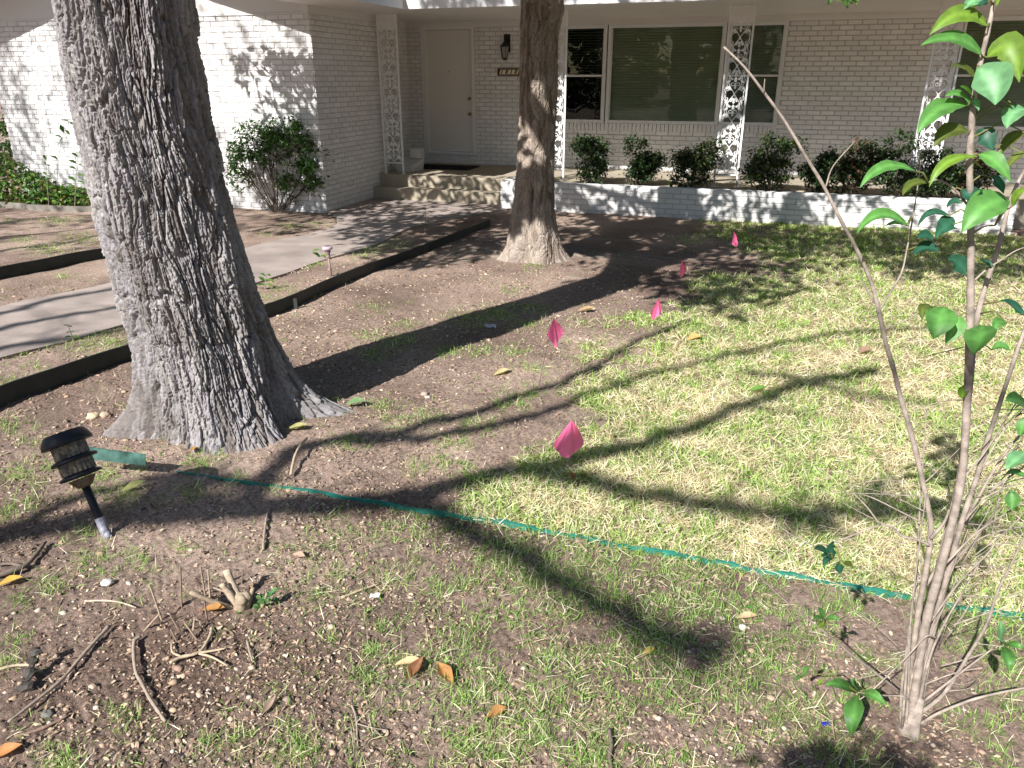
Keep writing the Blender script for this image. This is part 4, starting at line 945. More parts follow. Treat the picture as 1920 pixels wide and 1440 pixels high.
# ------------------------------------------------------------------ the bare sapling in the right foreground
SB = gp(1702, 1372); SY = SB[1]+.02
sap = thing('sapling_shrub', 'leggy many stemmed sapling with big glossy leaves in the right foreground', 'shrub', SB)
def stem(px, w0, w1, dy0=0, dy1=0, k=5, mb_=None):
    n = len(px); P = [at_y(x, y, SY+dy0+(dy1-dy0)*i/(n-1)) for i, (x, y) in enumerate(px)]
    sp = spl(P, k); mb_.tube(sp, [r*random.uniform(.90, 1.10) for r in lerp_r(w0*.82, w1*.66, len(sp))], 8); ms_pts.extend(sp); return sp
ms_pts = []; ms = MB(); px2m = SY/FPX*1.06
S1 = [(1695, 1378), (1705, 1280), (1720, 1160), (1738, 1060), (1745, 1000), (1742, 960), (1725, 880), (1705, 800), (1690, 750), (1675, 690), (1660, 640), (1645, 570), (1630, 520), (1605, 465), (1575, 410), (1545, 350), (1515, 300), (1470, 225), (1430, 170), (1395, 125), (1357, 88)]
stem(S1, .0098, .0034, 0, .06, mb_=ms)
stem([(1703, 1382), (1722, 1250), (1740, 1150), (1765, 1060), (1790, 960), (1805, 880), (1812, 780), (1818, 640), (1820, 520), (1820, 400), (1818, 310), (1822, 230), (1828, 170), (1840, 110), (1852, 60), (1862, 10), (1866, -40)], .0145, .0052, -.02, .02, mb_=ms)
stem([(1712, 1378), (1735, 1250), (1757, 1150), (1782, 1060), (1803, 980), (1830, 900), (1850, 830), (1880, 740), (1910, 650), (1932, 590)], .0115, .006, .02, .08, mb_=ms)
stem([(1708, 1370), (1728, 1230), (1748, 1120), (1772, 1010), (1798, 900), (1815, 760), (1830, 610), (1850, 530), (1870, 470), (1885, 410), (1897, 370), (1915, 330), (1940, 290)], .011, .005, .04, .10, mb_=ms)
stem([(1690, 1372), (1690, 1300), (1700, 1220), (1712, 1120), (1722, 1082)], .006, .003, -.01, 0, mb_=ms)
stem([(1698, 1380), (1703, 1300), (1705, 1230), (1708, 1160)], .004, .002, -.03, -.03, mb_=ms)
stem([(1724, 1358), (1760, 1337), (1820, 1313), (1870, 1300), (1930, 1288)], .0055, .004, -.02, -.05, mb_=ms)
stem([(1722, 1340), (1770, 1300), (1815, 1230), (1850, 1170), (1870, 1110), (1895, 1060), (1925, 1000)], .007, .0035, 0, -.02, mb_=ms)
stem([(1728, 1318), (1790, 1270), (1860, 1217)], .005, .003, -.02, -.05, mb_=ms)
stem([(1716, 1290), (1790, 1262), (1842, 1252)], .003, .002, .02, -.02, mb_=ms)
stem([(1690, 1300), (1640, 1260), (1600, 1230), (1540, 1180), (1470, 1125), (1410, 1066)], .0045, .0018, 0, -.06, mb_=ms)
stem([(1703, 1310), (1690, 1305), (1660, 1304), (1625, 1300), (1608, 1298)], .004, .002, -.03, -.06, mb_=ms)
stem([(1755, 1195), (1735, 1194), (1700, 1232), (1640, 1290), (1612, 1312)], .0032, .002, -.03, -.06, mb_=ms)
stem([(1742, 1022), (1720, 1012), (1690, 1005), (1675, 990), (1650, 985), (1600, 1003), (1550, 1022), (1520, 1021), (1480, 1000), (1430, 962)], .0045, .0012, 0, .05, mb_=ms)
stem([(1650, 984), (1625, 950), (1600, 925)], .003, .0018, .02, .05, mb_=ms); stem([(1740, 985), (1690, 960), (1640, 935), (1610, 925)], .0028, .0012, 0, .05, mb_=ms)
stem([(1675, 988), (1710, 962)], .002, .001, .01, .03, mb_=ms); stem([(1745, 1010), (1770, 980), (1780, 955)], .0055, .004, 0, 0, mb_=ms)
stem([(1730, 908), (1750, 890), (1800, 840)], .002, .001, .02, .04, mb_=ms)
stem([(1645, 588), (1668, 550), (1690, 512), (1700, 470), (1713, 400), (1722, 340), (1727, 300)], .0032, .0016, .03, .05, mb_=ms)
stem([(1548, 352), (1562, 312), (1603, 265)], .0024, .0012, .05, .06, mb_=ms); stem([(1432, 174), (1434, 148)], .0022, .0014, .05, .05, mb_=ms)
stem([(1638, 568), (1618, 528), (1605, 480)], .0024, .001, .03, .05, mb_=ms)
stem([(1655, 620), (1705, 597), (1745, 577)], .0016, .001, .03, .0, mb_=ms)
stem([(1818, 390), (1790, 355), (1760, 338), (1740, 342)], .0034, .002, .02, .0, mb_=ms); stem([(1820, 440), (1845, 425), (1865, 423)], .0028, .002, .0, .0, mb_=ms)
stem([(1828, 525), (1850, 505), (1870, 492), (1905, 470), (1935, 460)], .0026, .0016, .02, .04, mb_=ms)
stem([(1735, 1100), (1790, 1010), (1830, 940), (1865, 880), (1900, 830), (1930, 800)], .006, .0035, .05, .06, mb_=ms)
stem([(1760, 1090), (1810, 1030), (1860, 1000), (1930, 985)], .0038, .0025, .04, .04, mb_=ms)
stem([(1775, 1055), (1830, 1000), (1890, 960), (1930, 935)], .0035, .002, .0, .03, mb_=ms)
stem([(1745, 1165), (1800, 1090), (1850, 1040), (1875, 1005)], .004, .002, .0, -.02, mb_=ms)
stem([(1880, 1212), (1860, 1210), (1835, 1207)], .0018, .0018, -.05, -.03, mb_=ms)
stem([(1905, 885), (1880, 910), (1862, 990), (1852, 1075)], .0022, .0014, .02, .0, mb_=ms)
stem([(1800, 905), (1845, 850), (1890, 780), (1925, 720)], .003, .0018, .03, .04, mb_=ms)
stem([(1818, 648), (1770, 660), (1735, 668)], .0018, .001, .03, .06, mb_=ms); stem([(1812, 750), (1770, 752), (1710, 770)], .002, .001, .02, .05, mb_=ms)
stem([(1692, 1010), (1660, 1050), (1640, 1080)], .0016, .001, .02, .05, mb_=ms)
rs = np.random.default_rng(21)
for k in range(10):                       # slim upright suckers from the root collar
    x0 = rs.uniform(1690, 1722); x1 = x0+rs.uniform(15, 190); y1 = rs.uniform(760, 1180); bx = x0+(x1-x0)*.35+rs.uniform(-8, 8)
    stem([(x0, 1365+rs.uniform(-25, 8)), (bx, 1365-(1365-y1)*.5), (x1, y1)], rs.uniform(.003, .0065), .0016, rs.uniform(-.05, .03), rs.uniform(-.03, .12), mb_=ms)
for k in range(34):                       # the tangle of fine twigs at the right
    x0 = rs.uniform(1760, 1860); y0 = np.interp(x0, [1760, 1860], [1150, 800])+rs.uniform(-60, 160); x1 = x0+rs.uniform(50, 150); y1 = y0-rs.uniform(-20, 170)
    stem([(x0, y0), ((x0+x1)/2+rs.uniform(-12, 12), (y0+y1)/2+rs.uniform(-14, 14)), (x1, y1)], rs.uniform(.0015, .003), .001, rs.uniform(-.05, .12), rs.uniform(-.05, .12), mb_=ms)
for k in range(9):
    x0 = rs.uniform(1650, 1740); y0 = rs.uniform(900, 1280); x1 = x0-rs.uniform(40, 170); y1 = y0-rs.uniform(-50, 80)
    stem([(x0, y0), ((x0+x1)/2, (y0+y1)/2+rs.uniform(-14, 14)), (x1, y1)], rs.uniform(.0012, .002), .0007, rs.uniform(-.03, .06), rs.uniform(0, .2), mb_=ms)
# swollen root collar
ms.tube([SB+np.array([.0, .0, -.05]), SB+np.array([.002, 0, .0]), SB+np.array([.004, 0, .04]), SB+np.array([.009, 0, .12])], [.040, .030, .022, .012], 14, jit=.16)
ms.build('stem', M['twig'], sap, smooth=True)
LV = [  # base, middle (or None), tip, width px, colour index, depth offset
 ((1852, 50), (1800, 26), (1742, 66), 30, 2, -.01), ((1842, 104), (1790, 72), (1725, 86), 32, 0, 0), ((1850, 108), (1893, 92), (1911, 155), 46, 2, -.01), ((1832, 127), (1862, 155), (1866, 197), 60, 1, -.03),
 ((1831, 146), (1806, 128), (1785, 126), 24, 3, .02), ((1824, 182), (1812, 168), (1802, 160), 14, 0, .01), ((1824, 186), (1830, 195), (1835, 208), 12, 1, 0), ((1820, 200), (1800, 178), (1772, 180), 22, 0, .01),
 ((1815, 197), (1760, 205), (1720, 252), 36, 0, -.02), ((1817, 248), (1780, 245), (1751, 276), 32, 3, 0), ((1829, 250), (1848, 258), (1861, 283), 34, 4, .03), ((1926, 205), (1900, 212), (1887, 241), 34, 1, 0),
 ((1914, 214), (1890, 195), (1872, 185), 22, 3, .02), ((1925, 250), (1895, 262), (1871, 296), 24, 3, .02), ((1924, 286), (1905, 295), (1890, 316), 18, 3, .03), ((1835, 290), (1865, 302), (1896, 343), 30, 0, -.02),
 ((1832, 294), (1775, 305), (1742, 351), 20, 2, -.02), ((1718, 322), (1660, 312), (1612, 352), 24, 0, -.01), ((1741, 343), (1712, 345), (1692, 368), 22, 3, .02), ((1893, 377), (1850, 385), (1803, 436), 58, 0, -.03),
 ((1803, 381), (1788, 378), (1775, 390), 16, 4, .02), ((1800, 354), (1822, 366), (1844, 356), 30, 4, .02), ((1779, 405), (1745, 400), (1721, 425), 18, 4, .02), ((1791, 420), (1775, 422), (1754, 446), 34, 4, .02),
 ((1751, 450), (1735, 442), (1719, 446), 22, 4, .02), ((1761, 471), (1735, 464), (1712, 480), 26, 4, .02), ((1703, 424), (1652, 402), (1606, 438), 28, 0, -.01), ((1700, 422), (1680, 418), (1660, 424), 12, 1, .02),
 ((1857, 332), (1872, 340), (1882, 363), 18, 4, .03), ((1899, 387), (1908, 368), (1926, 352), 22, 2, 0), ((1748, 574), (1732, 578), (1729, 600), 20, 3, .0), ((1772, 576), (1762, 600), (1750, 636), 54, 0, -.03), ((1798, 592), (1790, 615), (1772, 647), 34, 0, -.01),
 ((1841, 610), (1838, 632), (1824, 666), 52, 0, -.04), ((1888, 606), (1872, 605), (1864, 624), 22, 0, 0), ((1922, 592), (1898, 572), (1875, 564), 24, 4, .02), ((1860, 656), (1876, 648), (1895, 658), 18, 0, 0),
 ((1816, 518), (1796, 492), (1777, 486), 30, 4, .02), ((1863, 500), (1850, 496), (1840, 488), 22, 4, .03), ((1812, 720), (1806, 735), (1804, 748), 20, 2, .02), ((1926, 760), (1905, 750), (1886, 752), 32, 0, 0), ((1926, 780), (1918, 798), (1913, 818), 24, 0, .02),
 ((1926, 848), (1905, 862), (1886, 881), 32, 1, -.02), ((1926, 896), (1905, 886), (1886, 888), 16, 0, .02), ((1896, 918), (1898, 938), (1896, 957), 28, 0, 0),
 ((1880, 1212), (1878, 1190), (1876, 1163), 22, 1, -.05), ((1882, 1212), (1890, 1232), (1892, 1257), 26, 0, -.06), ((1882, 1210), (1902, 1208), (1918, 1216), 16, 0, -.04),
 ((1608, 1300), (1578, 1284), (1546, 1284), 26, 0, -.06), ((1608, 1298), (1602, 1282), (1596, 1272), 20, 0, -.05), ((1609, 1302), (1635, 1302), (1661, 1322), 24, 0, -.06), ((1608, 1304), (1600, 1340), (1595, 1380), 40, 0, -.08),
 ((1562, 1048), (1560, 1030), (1565, 1016), 20, 4, .02), ((1558, 1040), (1540, 1030), (1526, 1030), 18, 4, .02), ((1560, 1046), (1548, 1042), (1540, 1044), 12, 4, 0), ((1576, 1056), (1574, 1066), (1577, 1076), 18, 4, 0), ((1562, 1048), (1550, 1050), (1545, 1064), 14, 4, 0), ((1580, 1056), (1590, 1056), (1598, 1064), 12, 3, 0),
 ((1547, 1160), (1540, 1148), (1533, 1138), 14, 0, 0), ((1548, 1162), (1536, 1158), (1526, 1162), 16, 0, -.01), ((1548, 1160), (1560, 1158), (1573, 1162), 14, 0, -.01), ((1547, 1164), (1540, 1170), (1530, 1178), 14, 2, -.01),
 ((1396, 1140), (1390, 1132), (1386, 1126), 8, 0, 0), ((1397, 1140), (1404, 1138), (1412, 1142), 8, 0, 0), ((1506, 1266), (1512, 1256), (1518, 1250), 12, 0, 0), ((1504, 1266), (1498, 1270), (1493, 1276), 10, 0, 0), ((1532, 1284), (1538, 1278), (1544, 1272), 8, 2, 0),
 ((1848, 8), (1828, 0), (1806, 18), 26, 1, 0), ((1850, 0), (1835, 8), (1820, 14), 16, 2, .01), ((1838, -8), (1842, 2), (1836, 13), 16, 4, .02), ((1864, 6), (1872, -2), (1868, 12), 8, 2, 0)]
LC = [(.085, .22, .05), (.12, .27, .12), (.14, .24, .03), (.085, .11, .022), (.022, .085, .05)]  # dark teal tone paints leaf shade, olive tone paints backlight
fl = MB(); r3 = np.random.default_rng(8); STEMV = np.array(ms_pts)
for (B, Mq, T, wd, ci, dy) in LV:
    c = np.array(LC[ci])*r3.uniform(.85, 1.15); ty = dy-.03+r3.uniform(-.025, .02)
    b = at_y(*B, SY+dy*.3); m_ = at_y(*Mq, SY+(dy+ty)/2); t = at_y(*T, SY+ty)
    toc = np.array([0, 0, EYE])-m_; toc /= np.linalg.norm(toc); upv = toc*(1.0 if wd >= 26 else .55)+np.array([-.25, -.2, .75])
    q = STEMV[np.argmin(((STEMV-b)**2).sum(1))]
    if np.linalg.norm(q-b) < .16: fl.tube([q, (q+b)/2+np.array([0, 0, .25*np.linalg.norm(q-b)]), b, b+(m_-b)*.25], [.0022, .0017, .0014, .0008], 5, c=(.20, .20, .07))
    leaf_geo(fl, b, m_, t, wd*px2m*1.02, upv, c, fold=r3.uniform(.12, .34), n=12, shape=r3.uniform(.34, .48), vein=True, twist=r3.uniform(-.55, .55), wave=r3.uniform(.01, .05))
fl.build('foliage', M['leaf_big'], sap, smooth=True)

# ------------------------------------------------------------------ stump, sticks, fallen leaves, stones
def stick(px, r0, r1, name, label, cat, col, up=.006, k=6, hs=None, twigs=(), group=None):
    P = [gp(*p) for p in px]
    if hs: P = [p+np.array([0, 0, h]) for p, h in zip(P, hs)]
    org = P[len(P)//2].copy(); sp = spl(P, k); sp = [p+np.array([0, 0, up+r0*.6]) for p in sp]; m = MB(); R = [r*random.uniform(.8, 1.2) for r in lerp_r(r0, r1, len(sp))]
    m.tube(sp, R, 7, c=col)
    for tw in twigs:
        Q = spl([gp(*p)+np.array([0, 0, up+r0*.6]) for p in tw], 4); m.tube(Q, lerp_r(r0*.7, r1*.7, len(Q)), 6, c=col)
    o = m.build(name, M['deadwood'], origin=org, smooth=True); tag(o, label, cat, group); return o
GB, TB, DB = (.30, .24, .19), (.42, .33, .23), (.16, .125, .10)
stick([(207, 1181), (180, 1210), (150, 1245), (122, 1278), (100, 1298), (60, 1330), (18, 1362)], .0065, .004, 'stick', 'long grey stick slanting down to the lower left edge', 'stick', GB, .012, group='loose sticks on the soil')
stick([(264, 1202), (253, 1215), (256, 1265), (268, 1290), (285, 1322), (312, 1362)], .0065, .0045, 'stick', 'bent grey stick on dark soil below the cut stump', 'stick', GB, .014, group='loose sticks on the soil')
stick([(320, 1251), (340, 1240), (375, 1230), (395, 1200), (398, 1184)], .006, .004, 'stick', 'pale forked twig lying just below the cut stump', 'stick', TB, .012, twigs=[[(375, 1233), (400, 1240), (428, 1256)], [(340, 1238), (325, 1230), (323, 1212)], [(375, 1232), (410, 1226), (424, 1223)]], group='loose sticks on the soil')
stick([(546, 895), (553, 872), (562, 855), (577, 833)], .007, .005, 'stick', 'pale bent stick leaning at the foot of the leaning tree', 'stick', TB, .01, hs=[0, .02, .03, .02], group='loose sticks on the soil')
stick([(494, 1034), (497, 1000), (502, 965), (508, 955)], .005, .004, 'stick', 'short grey stick standing out of the shade above the stump', 'stick', GB, .006, group='loose sticks on the soil')
stick([(-30, 1090), (0, 1084), (45, 1068), (65, 1050), (86, 1022)], .011, .006, 'stick', 'dark crooked branch at the left edge below the path light', 'stick', DB, .006, twigs=[[(45, 1068), (20, 1062), (-10, 1066)]], group='loose sticks on the soil')
stick([(1142, 1372), (1146, 1400), (1143, 1425), (1150, 1460)], .006, .005, 'stick', 'dark stick at the bottom edge in the middle', 'stick', DB, .004, group='loose sticks on the soil')
stick([(660, 1325), (668, 1350), (671, 1400)], .003, .002, 'stick', 'thin twig with a cross twig left of the tan leaves', 'stick', GB, .004, twigs=[[(669, 1360), (700, 1368), (728, 1372)], [(700, 1368), (716, 1384)]], group='loose sticks on the soil')
stick([(640, 1124), (675, 1110), (712, 1097)], .005, .003, 'stick', 'straight tan stick right of the stump near a white scrap', 'stick', TB, .004, group='loose sticks on the soil')
stick([(160, 1130), (195, 1129), (225, 1132), (256, 1142)], .004, .002, 'stick', 'pale root lying left of the cut stump', 'stick', (.5, .4, .3), .004, group='loose sticks on the soil')
stick([(0, 1258), (30, 1251), (62, 1250)], .005, .004, 'stick', 'pale stick end pointing at the dark curled leaf', 'stick', TB, .004, group='loose sticks on the soil')
stick([(464, 1206), (470, 1230), (474, 1244)], .004, .003, 'stick', 'tiny stick standing below the stump right side', 'stick', GB, .008, group='loose sticks on the soil')
stick([(30, 1384), (80, 1370), (130, 1345)], .005, .004, 'stick', 'reddish stick near the lower left corner', 'stick', (.26, .17, .13), .005, group='loose sticks on the soil')
stick([(1190, 1275), (1230, 1274), (1290, 1278)], .002, .0015, 'stick', 'thin straight straw at the lower middle', 'stick', TB, .004, group='loose sticks on the soil')
def stump():
    B = gp(455, 1140); t = thing('cut_stump', 'small cut shrub stump with splayed pale stubs and a green sprout', 'stump', B); Y = B[1]
    m = MB(); A = lambda x, y, dy=0: at_y(x, y, Y+dy)
    c = (.30, .235, .165); c2_ = (.40, .32, .23)
    for q in range(5):
        e_ = B+np.array([random.uniform(-.022, .022), random.uniform(-.02, .02), random.uniform(.045, .065)]); m.tube(spl([B+np.array([random.uniform(-.02, .02), 0, -.03]), (B+e_)/2, e_], 4), [.024, .025, .024, .022, .022, .021, .019, .016, .008], 9, c=c, jit=.22)
    for px, r0, r1, dy in [([(452, 1132), (440, 1105), (424, 1068)], .014, .012, .05), ([(445, 1135), (432, 1115), (415, 1095)], .011, .010, .0), ([(462, 1130), (470, 1115), (475, 1101)], .010, .006, .02), ([(440, 1142), (400, 1128), (356, 1110)], .010, .007, -.03),
                           ([(452, 1146), (458, 1170), (462, 1190)], .011, .010, -.09), ([(490, 1140), (497, 1126), (500, 1112)], .007, .004, -.01), ([(425, 1195), (445, 1192), (476, 1194)], .004, .003, -.10), ([(430, 1112), (412, 1106), (400, 1102)], .004, .003, .01)]:
        P = [A(x, y, dy*i/(len(px)-1)) for i, (x, y) in enumerate(px)]; sp = spl(P, 4); m.tube(sp, [r*random.uniform(.88, 1.12) for r in lerp_r(r0, r1, len(sp))], 9, c=c2_ if r0 > .0105 else c)
    m.build('burl', M['deadwood'], t, smooth=True)
    m = MB()
    for (x0, y0, x1, y1) in [(376, 1063, 386, 1122), (390, 1068, 394, 1128), (383, 1125, 389, 1170), (410, 1120, 411, 1133), (338, 1060, 340, 1140), (280, 1095, 305, 1165), (318, 1150, 345, 1195), (365, 1158, 360, 1185), (320, 1180, 335, 1205), (455, 1072, 452, 1095), (375, 1165, 378, 1185), (345, 1165, 372, 1200), (300, 1150, 265, 1183)]:
        g = gp(x1, y1); P = [at_y(x0, y0, g[1]+.01), g-np.array([0, 0, .01])]; m = MB(); m.tube(P, [.0032, .004], 6, c=random.choice([(.30, .22, .16), (.36, .28, .2), (.22, .16, .12)])); m.build('twig', M['deadwood'], t)
    lm = MB()
    for k in range(26):
        x = random.uniform(482, 514); y = np.interp(x, [482, 514], [1138, 1114])+random.uniform(-9, 9); b = A(x, y, random.uniform(-.02, .02)); d = np.array([random.uniform(-1, 1), random.uniform(-1, .6), random.uniform(-.2, .7)]); d /= np.linalg.norm(d)
        leaf_geo(lm, b, b+d*.011+np.array([0, 0, .003]), b+d*.022, .016, (0, -.3, 1), random.choice([(.06, .17, .05), (.09, .2, .06), (.12, .22, .07)]), n=4)
    lm.build('sprout', M['leaf'], t, smooth=True); lm = MB()
    for k in range(9):
        b = A(random.uniform(434, 444), random.uniform(1148, 1160), -.04); d = np.array([random.uniform(-1, 1), random.uniform(-1, .6), .3]); leaf_geo(lm, b, b+d*.008, b+d*.016, .011, (0, -.3, 1), (.10, .2, .05), n=4)
    lm.build('sprout', M['leaf'], t, smooth=True)
stump()
def dead_leaf(x, y, ln, az, col, label, curl=.5, wid=.5, up=.008, name='fallen_leaf', tilt=0):
    g = gp(x, y); d = np.array([math.cos(az), math.sin(az), tilt]); lm = MB()
    B = g-d*ln/2+np.array([0, 0, up]); T = g+d*ln/2+np.array([0, 0, up+ln*curl*.35]); Mq = g+np.array([0, 0, up+ln*.10*(1-curl)])
    leaf_geo(lm, B, Mq, T, ln*wid, (random.uniform(-.2, .2), random.uniform(-.3, 0), 1), col, fold=.35+curl*.6, n=9, shape=.5)
    lm.tube([B, B-d*ln*.22+np.array([0, 0, .004])], .0012, 4, c=tuple(np.array(col)*.7))
    o = lm.build(name, M['dead_leaf'], origin=g, smooth=True); tag(o, label, 'leaf', 'fallen leaves on the lawn'); return o
OR, TN, BRn, YG, GN = (.36, .18, .06), (.50, .36, .20), (.22, .10, .05), (.40, .40, .16), (.13, .26, .05)
dead_leaf(778, 1265, .085, 1.0, BRn, 'brown ribbed curled leaf at the lower middle', .9, .45, .012)
dead_leaf(768, 1250, .09, 0.1, (.62, .45, .25), 'pale tan leaf behind the brown curled leaf', .2, .4, .01)
dead_leaf(836, 1272, .085, 2.2, OR, 'bright orange leaf right of the brown curled leaf', .6, .5, .012)
dead_leaf(932, 1341, .06, .5, OR, 'small orange leaf near the bottom middle', .4, .55)
dead_leaf(402, 1153, .075, 0.05, (.40, .20, .06), 'golden brown leaf caught at the cut stump', .3, .55, .02)
dead_leaf(252, 921, .11, .6, YG, 'yellow green leaf by the shade below the leaning tree', .6, .42, .015)
dead_leaf(668, 762, .11, .3, (.17, .27, .12), 'grey green leaf beside the tip of the trunk root', .3, .6, .015)
dead_leaf(1420, 744, .11, .2, GN, 'fresh green leaf lying out on the straw lawn', .5, .5, .04)
dead_leaf(1303, 641, .13, .4, (.60, .38, .16), 'tan orange leaf on the lawn below the tall flag', .3, .7, .02)
dead_leaf(941, 703, .12, .5, (.50, .42, .22), 'olive tan leaf left of the folded flag wire', .5, .45)
dead_leaf(1100, 586, .16, .2, (.42, .29, .16), 'long tan leaf at the edge of the trunk shadow', .4, .4, .015)
dead_leaf(1074, 899, .055, 1.6, OR, 'small orange leaf just below the nearest flag', .5, .5, .015)
dead_leaf(1108, 894, .075, .4, (.46, .27, .13), 'rusty tan leaf right of the small orange leaf', .4, .45, .012)
dead_leaf(1045, 990, .06, 1.5, (.36, .22, .14), 'brown oval leaf touching the green lawn edging', .3, .6, .015)
dead_leaf(1622, 668, .12, .4, (.33, .21, .15), 'brown leaf on the straw lawn right of the leaning stick', .4, .7, .03)
dead_leaf(1215, 1227, .05, .5, (.55, .42, .10), 'mustard yellow leaf in the grass near the dark stick', .4, .45)
dead_leaf(1400, 1162, .07, .1, (.55, .38, .24), 'pale tan leaf below the green edging at right', .3, .45)
dead_leaf(558, 806, .11, .2, (.36, .34, .14), 'olive leaf tucked at the trunk base in shade', .5, .45)
dead_leaf(365, 850, .05, 1.2, (.45, .25, .08), 'tiny orange leaf at the front foot of the leaning tree', .5, .5, .02)
dead_leaf(20, 1095, .08, .6, (.55, .35, .07), 'yellow leaf under the dark branch at the left edge', .3, .5, .006)
dead_leaf(12, 1418, .08, .5, (.48, .22, .08), 'orange brown leaf at the lower left corner', .5, .5)
dead_leaf(505, 1330, .06, 1.1, (.30, .22, .17), 'grey brown curled leaf on bare soil at lower left', .9, .4)
dead_leaf(560, 1048, .07, -.5, (.40, .28, .2), 'papery brown leaf on soil right above the stump', .6, .5)
def curled():
    g = gp(68, 1268); m = MB(); P = spl([gp(52, 1300)+np.array([0, 0, .01]), gp(60, 1275)+np.array([0, 0, .03]), gp(70, 1262)+np.array([0, 0, .055]), gp(78, 1252)+np.array([0, .01, .07])], 6)
    m.tube(P, [(.014+.008*math.sin(i*1.3))*random.uniform(.7, 1.3) for i in range(len(P))], 9, c=(.075, .065, .055), jit=.35, flat=.6); o = m.build('crumpled_leaf', M['dead_leaf'], origin=g); tag(o, 'dark grey crumpled leaf standing up near the left edge', 'leaf')
curled()
def rock(x, y, r, col, label, name='stone', flat=.6):
    g = gp(x, y); rr = np.random.default_rng(int(x)); th = np.linspace(0, 2*np.pi, 14, endpoint=False); V = []
    ph = np.linspace(-1.5, 1.5, 9)
    for p in ph:
        for a in th: k = r*(1+.22*rr.normal(0, .5)); V.append(g+np.array([math.cos(a)*math.cos(p)*k, math.sin(a)*math.cos(p)*k*.8, math.sin(p)*k*flat+r*flat*.5]))
    n = 14; F = [(i*n+j, i*n+(j+1) % n, (i+1)*n+(j+1) % n, (i+1)*n+j) for i in range(8) for j in range(n)]+[tuple(range(n))[::-1], tuple(8*n+j for j in range(n))]
    o = obj(name, V, F, M['stone'], col=np.tile([col], (len(V), 1)), origin=g, smooth=True); tag(o, label, 'stone'); return o
rock(201, 1095, .020, (.62, .58, .52), 'white stone on the soil below the path light')
rock(176, 784, .035, (.52, .40, .27), 'tan rock left of the leaning tree')
rock(197, 781, .030, (.40, .29, .22), 'brown rock touching the tan rock left of the tree')
rock(250, 785, .016, (.50, .40, .30), 'small tan pebble right of the paired rocks')
rock(90, 1342, .018, (.16, .15, .13), 'dark grey stone near the lower left stick')
rock(796, 741, .024, (.36, .28, .22), 'brown round stone in the trunk shadow edge')
rock(935, 890, .016, (.40, .32, .24), 'tan upright stone above the branch shadow')
rock(1392, 1178, .014, (.70, .66, .58), 'white pebble below the green edging at right')
def scrap(x, y, r, col, label, name):
    g = gp(x, y); m = MB(); n = 5; V = []; rr = np.random.default_rng(int(x))
    for i in range(n):
        for j in range(n): V.append(g+np.array([(i/(n-1)-.5)*r*2, (j/(n-1)-.5)*r*1.6, .012+rr.uniform(0, r*.5)]))
    m.add(V, [(i*n+j, (i+1)*n+j, (i+1)*n+j+1, i*n+j+1) for i in range(n-1) for j in range(n-1)], c=col); o = m.build(name, M['dead_leaf'], origin=g); tag(o, label, 'litter')
scrap(919, 616, .045, (.55, .57, .64), 'crumpled silver scrap at the edge of the trunk shadow', 'foil_scrap')
scrap(703, 1124, .016, (.85, .85, .86), 'white paper scrap right of the cut stump', 'paper_scrap')
scrap(1546, 1364, .010, (.03, .04, .35), 'tiny blue plastic scrap left of the sapling', 'plastic_scrap')

# ------------------------------------------------------------------ grass, straw, gravel
TUFTS = [(20, 800, 45), (60, 830, 25), (40, 900, 60), (110, 880, 40), (190, 900, 60), (250, 880, 30), (230, 930, 40), (20, 960, 40), (60, 945, 30), (150, 1000, 30), (380, 870, 40), (400, 855, 30), (360, 920, 30), (440, 900, 30), (520, 920, 20), (90, 1100, 40), (190, 1060, 50), (260, 1050, 40), (160, 1050, 25), (30, 1130, 30), (20, 1200, 30), (10, 1240, 30),
         (340, 1030, 25), (590, 1050, 25), (610, 1080, 40), (625, 1030, 20), (590, 1120, 30), (620, 1200, 25), (560, 1410, 60), (540, 1370, 30), (230, 1350, 45), (120, 1440, 60), (380, 1400, 40), (450, 1390, 30), (700, 1220, 30), (720, 1180, 30), (690, 1270, 40), (740, 1090, 40), (760, 1000, 45), (800, 970, 30), (850, 1100, 60), (770, 1060, 30), (730, 1240, 30), (830, 1250, 30), (880, 1300, 60), (900, 1390, 70), (860, 1400, 50), (960, 1360, 40), (1000, 1300, 40), (940, 1420, 60),
         (700, 580, 30), (740, 640, 45), (690, 630, 30), (840, 660, 30), (880, 600, 50), (930, 590, 50), (990, 610, 40), (1000, 580, 30), (760, 610, 25), (700, 660, 40), (720, 760, 35), (800, 780, 40), (740, 790, 40), (650, 830, 40), (850, 830, 40), (830, 870, 30), (780, 880, 30), (860, 880, 40), (900, 800, 40), (960, 760, 40), (960, 660, 35), (1000, 690, 30), (980, 740, 40), (900, 660, 30),
         (80, 640, 50), (200, 640, 60), (150, 650, 40), (230, 650, 40), (20, 720, 40), (60, 690, 30), (30, 660, 30), (130, 700, 20), (250, 600, 15), (90, 470, 50), (150, 450, 50), (40, 450, 30), (20, 410, 40), (110, 415, 40), (120, 520, 20), (500, 560, 30), (520, 540, 20), (530, 545, 25), (580, 500, 20), (590, 495, 25), (700, 470, 30), (740, 460, 40), (680, 480, 30), (550, 425, 30), (600, 420, 25), (500, 440, 20), (1300, 450, 40), (1330, 440, 50), (1000, 500, 25), (960, 545, 30), (1250, 1210, 60), (1300, 1180, 60), (1220, 1150, 60),
         (1000, 1085, 100), (1150, 1110, 110), (1280, 1130, 110), (1090, 1050, 90), (1220, 1190, 90), (1360, 1150, 90), (940, 1040, 80), (1060, 1140, 80), (1180, 1060, 80), (1300, 1080, 80), (1420, 1100, 70), (1900, 1260, 70), (1830, 1230, 60), (1450, 1250, 60), (1400, 1290, 60), (1480, 1330, 60), (1100, 1420, 70), (1000, 1400, 60)]
